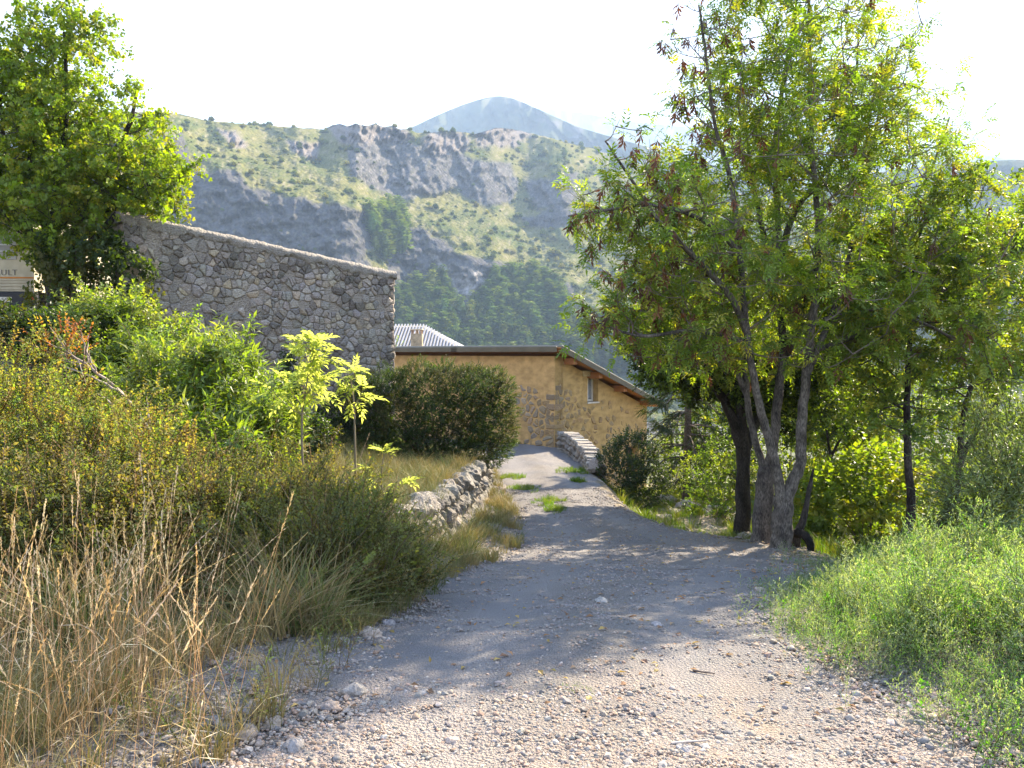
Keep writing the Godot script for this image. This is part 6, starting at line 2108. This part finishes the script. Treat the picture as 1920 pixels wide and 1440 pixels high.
# ---------------------------------------------------------------- gravel and loose stones
func build_gravel():
	rng.seed = 420
	var meshes := []
	for k in 5:
		var mb := MB.new()
		rock(mb, Transform3D(Basis().scaled(Vector3(1.0, rf(0.5, 0.75), rf(0.7, 1.0)))), 1 if k < 2 else 0, rv() * 30.0, 0.45, Color.WHITE, 3)
		if k < 2: mb.smooth()
		meshes.append(mb.mesh(k < 2))
	var places := []
	var cols := []
	var tones := [Color(0.36, 0.315, 0.27), Color(0.28, 0.26, 0.24), Color(0.4, 0.345, 0.29), Color(0.4, 0.3, 0.235), Color(0.22, 0.21, 0.205), Color(0.47, 0.42, 0.37), Color(0.35, 0.255, 0.19)]
	for k in 260000:
		if places.size() > 80000: break
		var d := 2.4 + 16.0 * pow(rng.randf(), 2.9)
		var x := rf(lin(ROAD_L, d) - 1.3, lin(ROAD_R, d) + 1.0)
		if d < 5.0: x = rf(-2.6, 3.2)
		var xl := lin(ROAD_L, d)
		var off := maxf(xl - x, x - lin(ROAD_R, d))
		if off > 0.0 and rng.randf() < off * 1.1: continue
		var n := nf.get_noise_2d(x * 1.2 + 3.0, d * 1.2)
		var tf := (x - xl) / (lin(ROAD_R, d) - xl)
		if rng.randf() < 0.65 * (exp(-pow((tf - 0.27) / 0.09, 2.0)) + exp(-pow((tf - 0.73) / 0.09, 2.0))): continue
		if n < rf(-0.35, 0.5) and d > 3.9: continue
		if off > 0.1 and d < 5.0 and x < 0.0 and rng.randf() < 0.5: continue
		var s := 0.003 + 0.0095 * pow(rng.randf(), 3.5) + d * 0.0005
		if d < 4.2 and rng.randf() < 0.1: s *= 1.6
		if off > -0.25 and rng.randf() < 0.07: s *= 2.0
		if rng.randf() < 0.003: s *= 2.0
		s = minf(s, 0.028)
		var p := Vector3(x, ground(x, -d) + 0.012 + s * 0.15, -d)
		places.append(Transform3D(Basis.from_euler(Vector3(rf(-0.4, 0.4), rf(0, TAU), rf(-0.4, 0.4))).scaled_local(Vector3.ONE * s), p))
		var c: Color = pick(tones)
		if d > 5.0: c = c.lerp(Color(0.24, 0.23, 0.225), 0.6)
		cols.append(vary(c, 0.18))
	var t := thing("gravel", Vector3(0, 0, -5), "loose grey and pinkish gravel scattered over the track", "gravel")
	tag(t, "", "", "", "stuff")
	foliage("pebbles", meshes, M.pebble, t, [places, cols])
	# stones big enough to pick out
	var spots := [[395, 1385, 0.05, "brown stone at the far end of the sunny heap below the dry grass"], [430, 1368, 0.042, "small stone on top of the sunny heap below the dry grass"], [470, 1358, 0.055, "pale round stone at the back of the sunny heap below the dry grass"], [505, 1380, 0.05, "largest pinkish stone in the middle of the sunny heap"], [455, 1402, 0.06, "big tan stone at the front of the sunny heap"], [545, 1425, 0.05, "stone nearest to the lower edge of the frame, beside the sunny heap"], [615, 1350, 0.05, "white stone between the sunny heap and the open gravel"], [657, 1328, 0.065, "flat white rock at the shaded border of the gravel"], [692, 1205, 0.075, "bluish white rock at the foot of the low dark bush"], [640, 1225, 0.05, "smaller grey rock left of the bluish white rock"], [725, 1188, 0.045, "grey rock under the tip of the olive bush"], [845, 1410, 0.034, "lone dark pebble standing out on the sunlit gravel"], [790, 1320, 0.034, "grey stone at the left rim of the tree shadow on the gravel"], [1235, 1190, 0.045, "stone in the middle of the shaded track"], [1430, 1120, 0.055, "stone at the right verge of the track near the weeds"], [1210, 1400, 0.036, "brown stone beside the rusty patch in the near gravel"], [1290, 1425, 0.042, "reddish brown stone at the bottom of the rusty patch"], [1130, 1150, 0.055, "flat half-buried rock in the shaded track"]]
	for e in spots:
		var d: float = lin([950, 15.7, 1030, 11, 1060, 9.4, 1085, 8, 1130, 6.6, 1200, 5.0, 1300, 4.0, 1440, 3.15], e[1])
		var x: float = (e[0] - 960.0) / 1544.0 * d
		var mb := MB.new()
		rock(mb, Transform3D(Basis.from_euler(Vector3(rf(-0.3, 0.3), rf(0, 6), 0)).scaled_local(Vector3(e[2], e[2] * 0.62, e[2] * 0.8))), 2, rv() * 30.0, 0.28, vary(pick([Color(0.42, 0.36, 0.3), Color(0.4, 0.37, 0.33), Color(0.5, 0.42, 0.35), Color(0.36, 0.34, 0.33)]), 0.12), 4)
		mb.smooth()
		var o := obj("stone", mb.mesh(), M.stone)
		o.position = on_ground(Vector3(x, 0, -d)) + Vector3(0, e[2] * 0.3, 0)
		tag(o, e[3], "stone", "loose stones on the track")
	# fallen leaves on the track and its verges
	var leaf := MB.new()
	blade(leaf, Vector3.ZERO, Vector3(0, 1, 0), Vector3(0, 0, 1), 0.06, 0.03, 0.25, 0.15)
	places = []
	cols = []
	for k in 900:
		var d := rf(3.6, 13.0)
		var x := lerpf(lin(ROAD_L, d) - 0.5, lin(ROAD_R, d) + 0.2, rng.randf() if rng.randf() < 0.4 else pow(rng.randf(), 0.25 if rng.randf() < 0.5 else 4.0))
		places.append(Transform3D(basis_to(Vector3(rf(-1, 1), rf(-0.1, 0.25), rf(-1, 1)), Vector3(rf(-0.4, 0.4), 1, rf(-0.4, 0.4)), rf(0.5, 1.1)), on_ground(Vector3(x, 0, -d)) + Vector3(0, 0.02, 0)))
		cols.append(vary(pick([Color(0.26, 0.15, 0.07), Color(0.34, 0.25, 0.08), Color(0.17, 0.1, 0.06), Color(0.3, 0.2, 0.12)]), 0.25))
	t = thing("fallen_leaves", Vector3(0, -0.4, -7), "scattered brown fallen leaves on the track and its verges", "leaves")
	tag(t, "", "", "", "stuff")
	foliage("leaves", [leaf.mesh(false)], M.dry, t, [places, cols])
	# fallen twigs on the gravel
	for e in [[1300, 1405, 3.3, 0.16, 0.12, "pale straight twig on the sunlit gravel near the weeds"], [1325, 1275, 4.2, 0.12, -0.6, "short dark twig on the gravel in the edge of the shade"], [1290, 1075, 8.4, 0.3, 0.2, "dark twig on the shaded track toward the ash trees"], [1105, 1355, 3.6, 0.11, 1.3, "thin dark weed stalk on the gravel beside the rusty patch"]]:
		var q: Vector3 = on_ground(Vector3((e[0] - 960.0) / 1544.0 * e[2], 0, -e[2])) + Vector3(0, 0.022, 0)
		var mb := MB.new()
		tube(mb, limb(Vector3(-cos(e[4]) * e[3] / 2, 0, sin(e[4]) * e[3] / 2), Vector3(cos(e[4]), 0, -sin(e[4])), e[3], 5, 0.08, 0.0), 0.006, 0.003, 5, Color(0.4, 0.35, 0.3) if e[0] == 1300 else Color(0.12, 0.09, 0.07))
		var o := obj("twig", mb.mesh(), M.twig)
		o.position = q
		tag(o, e[5], "twig")
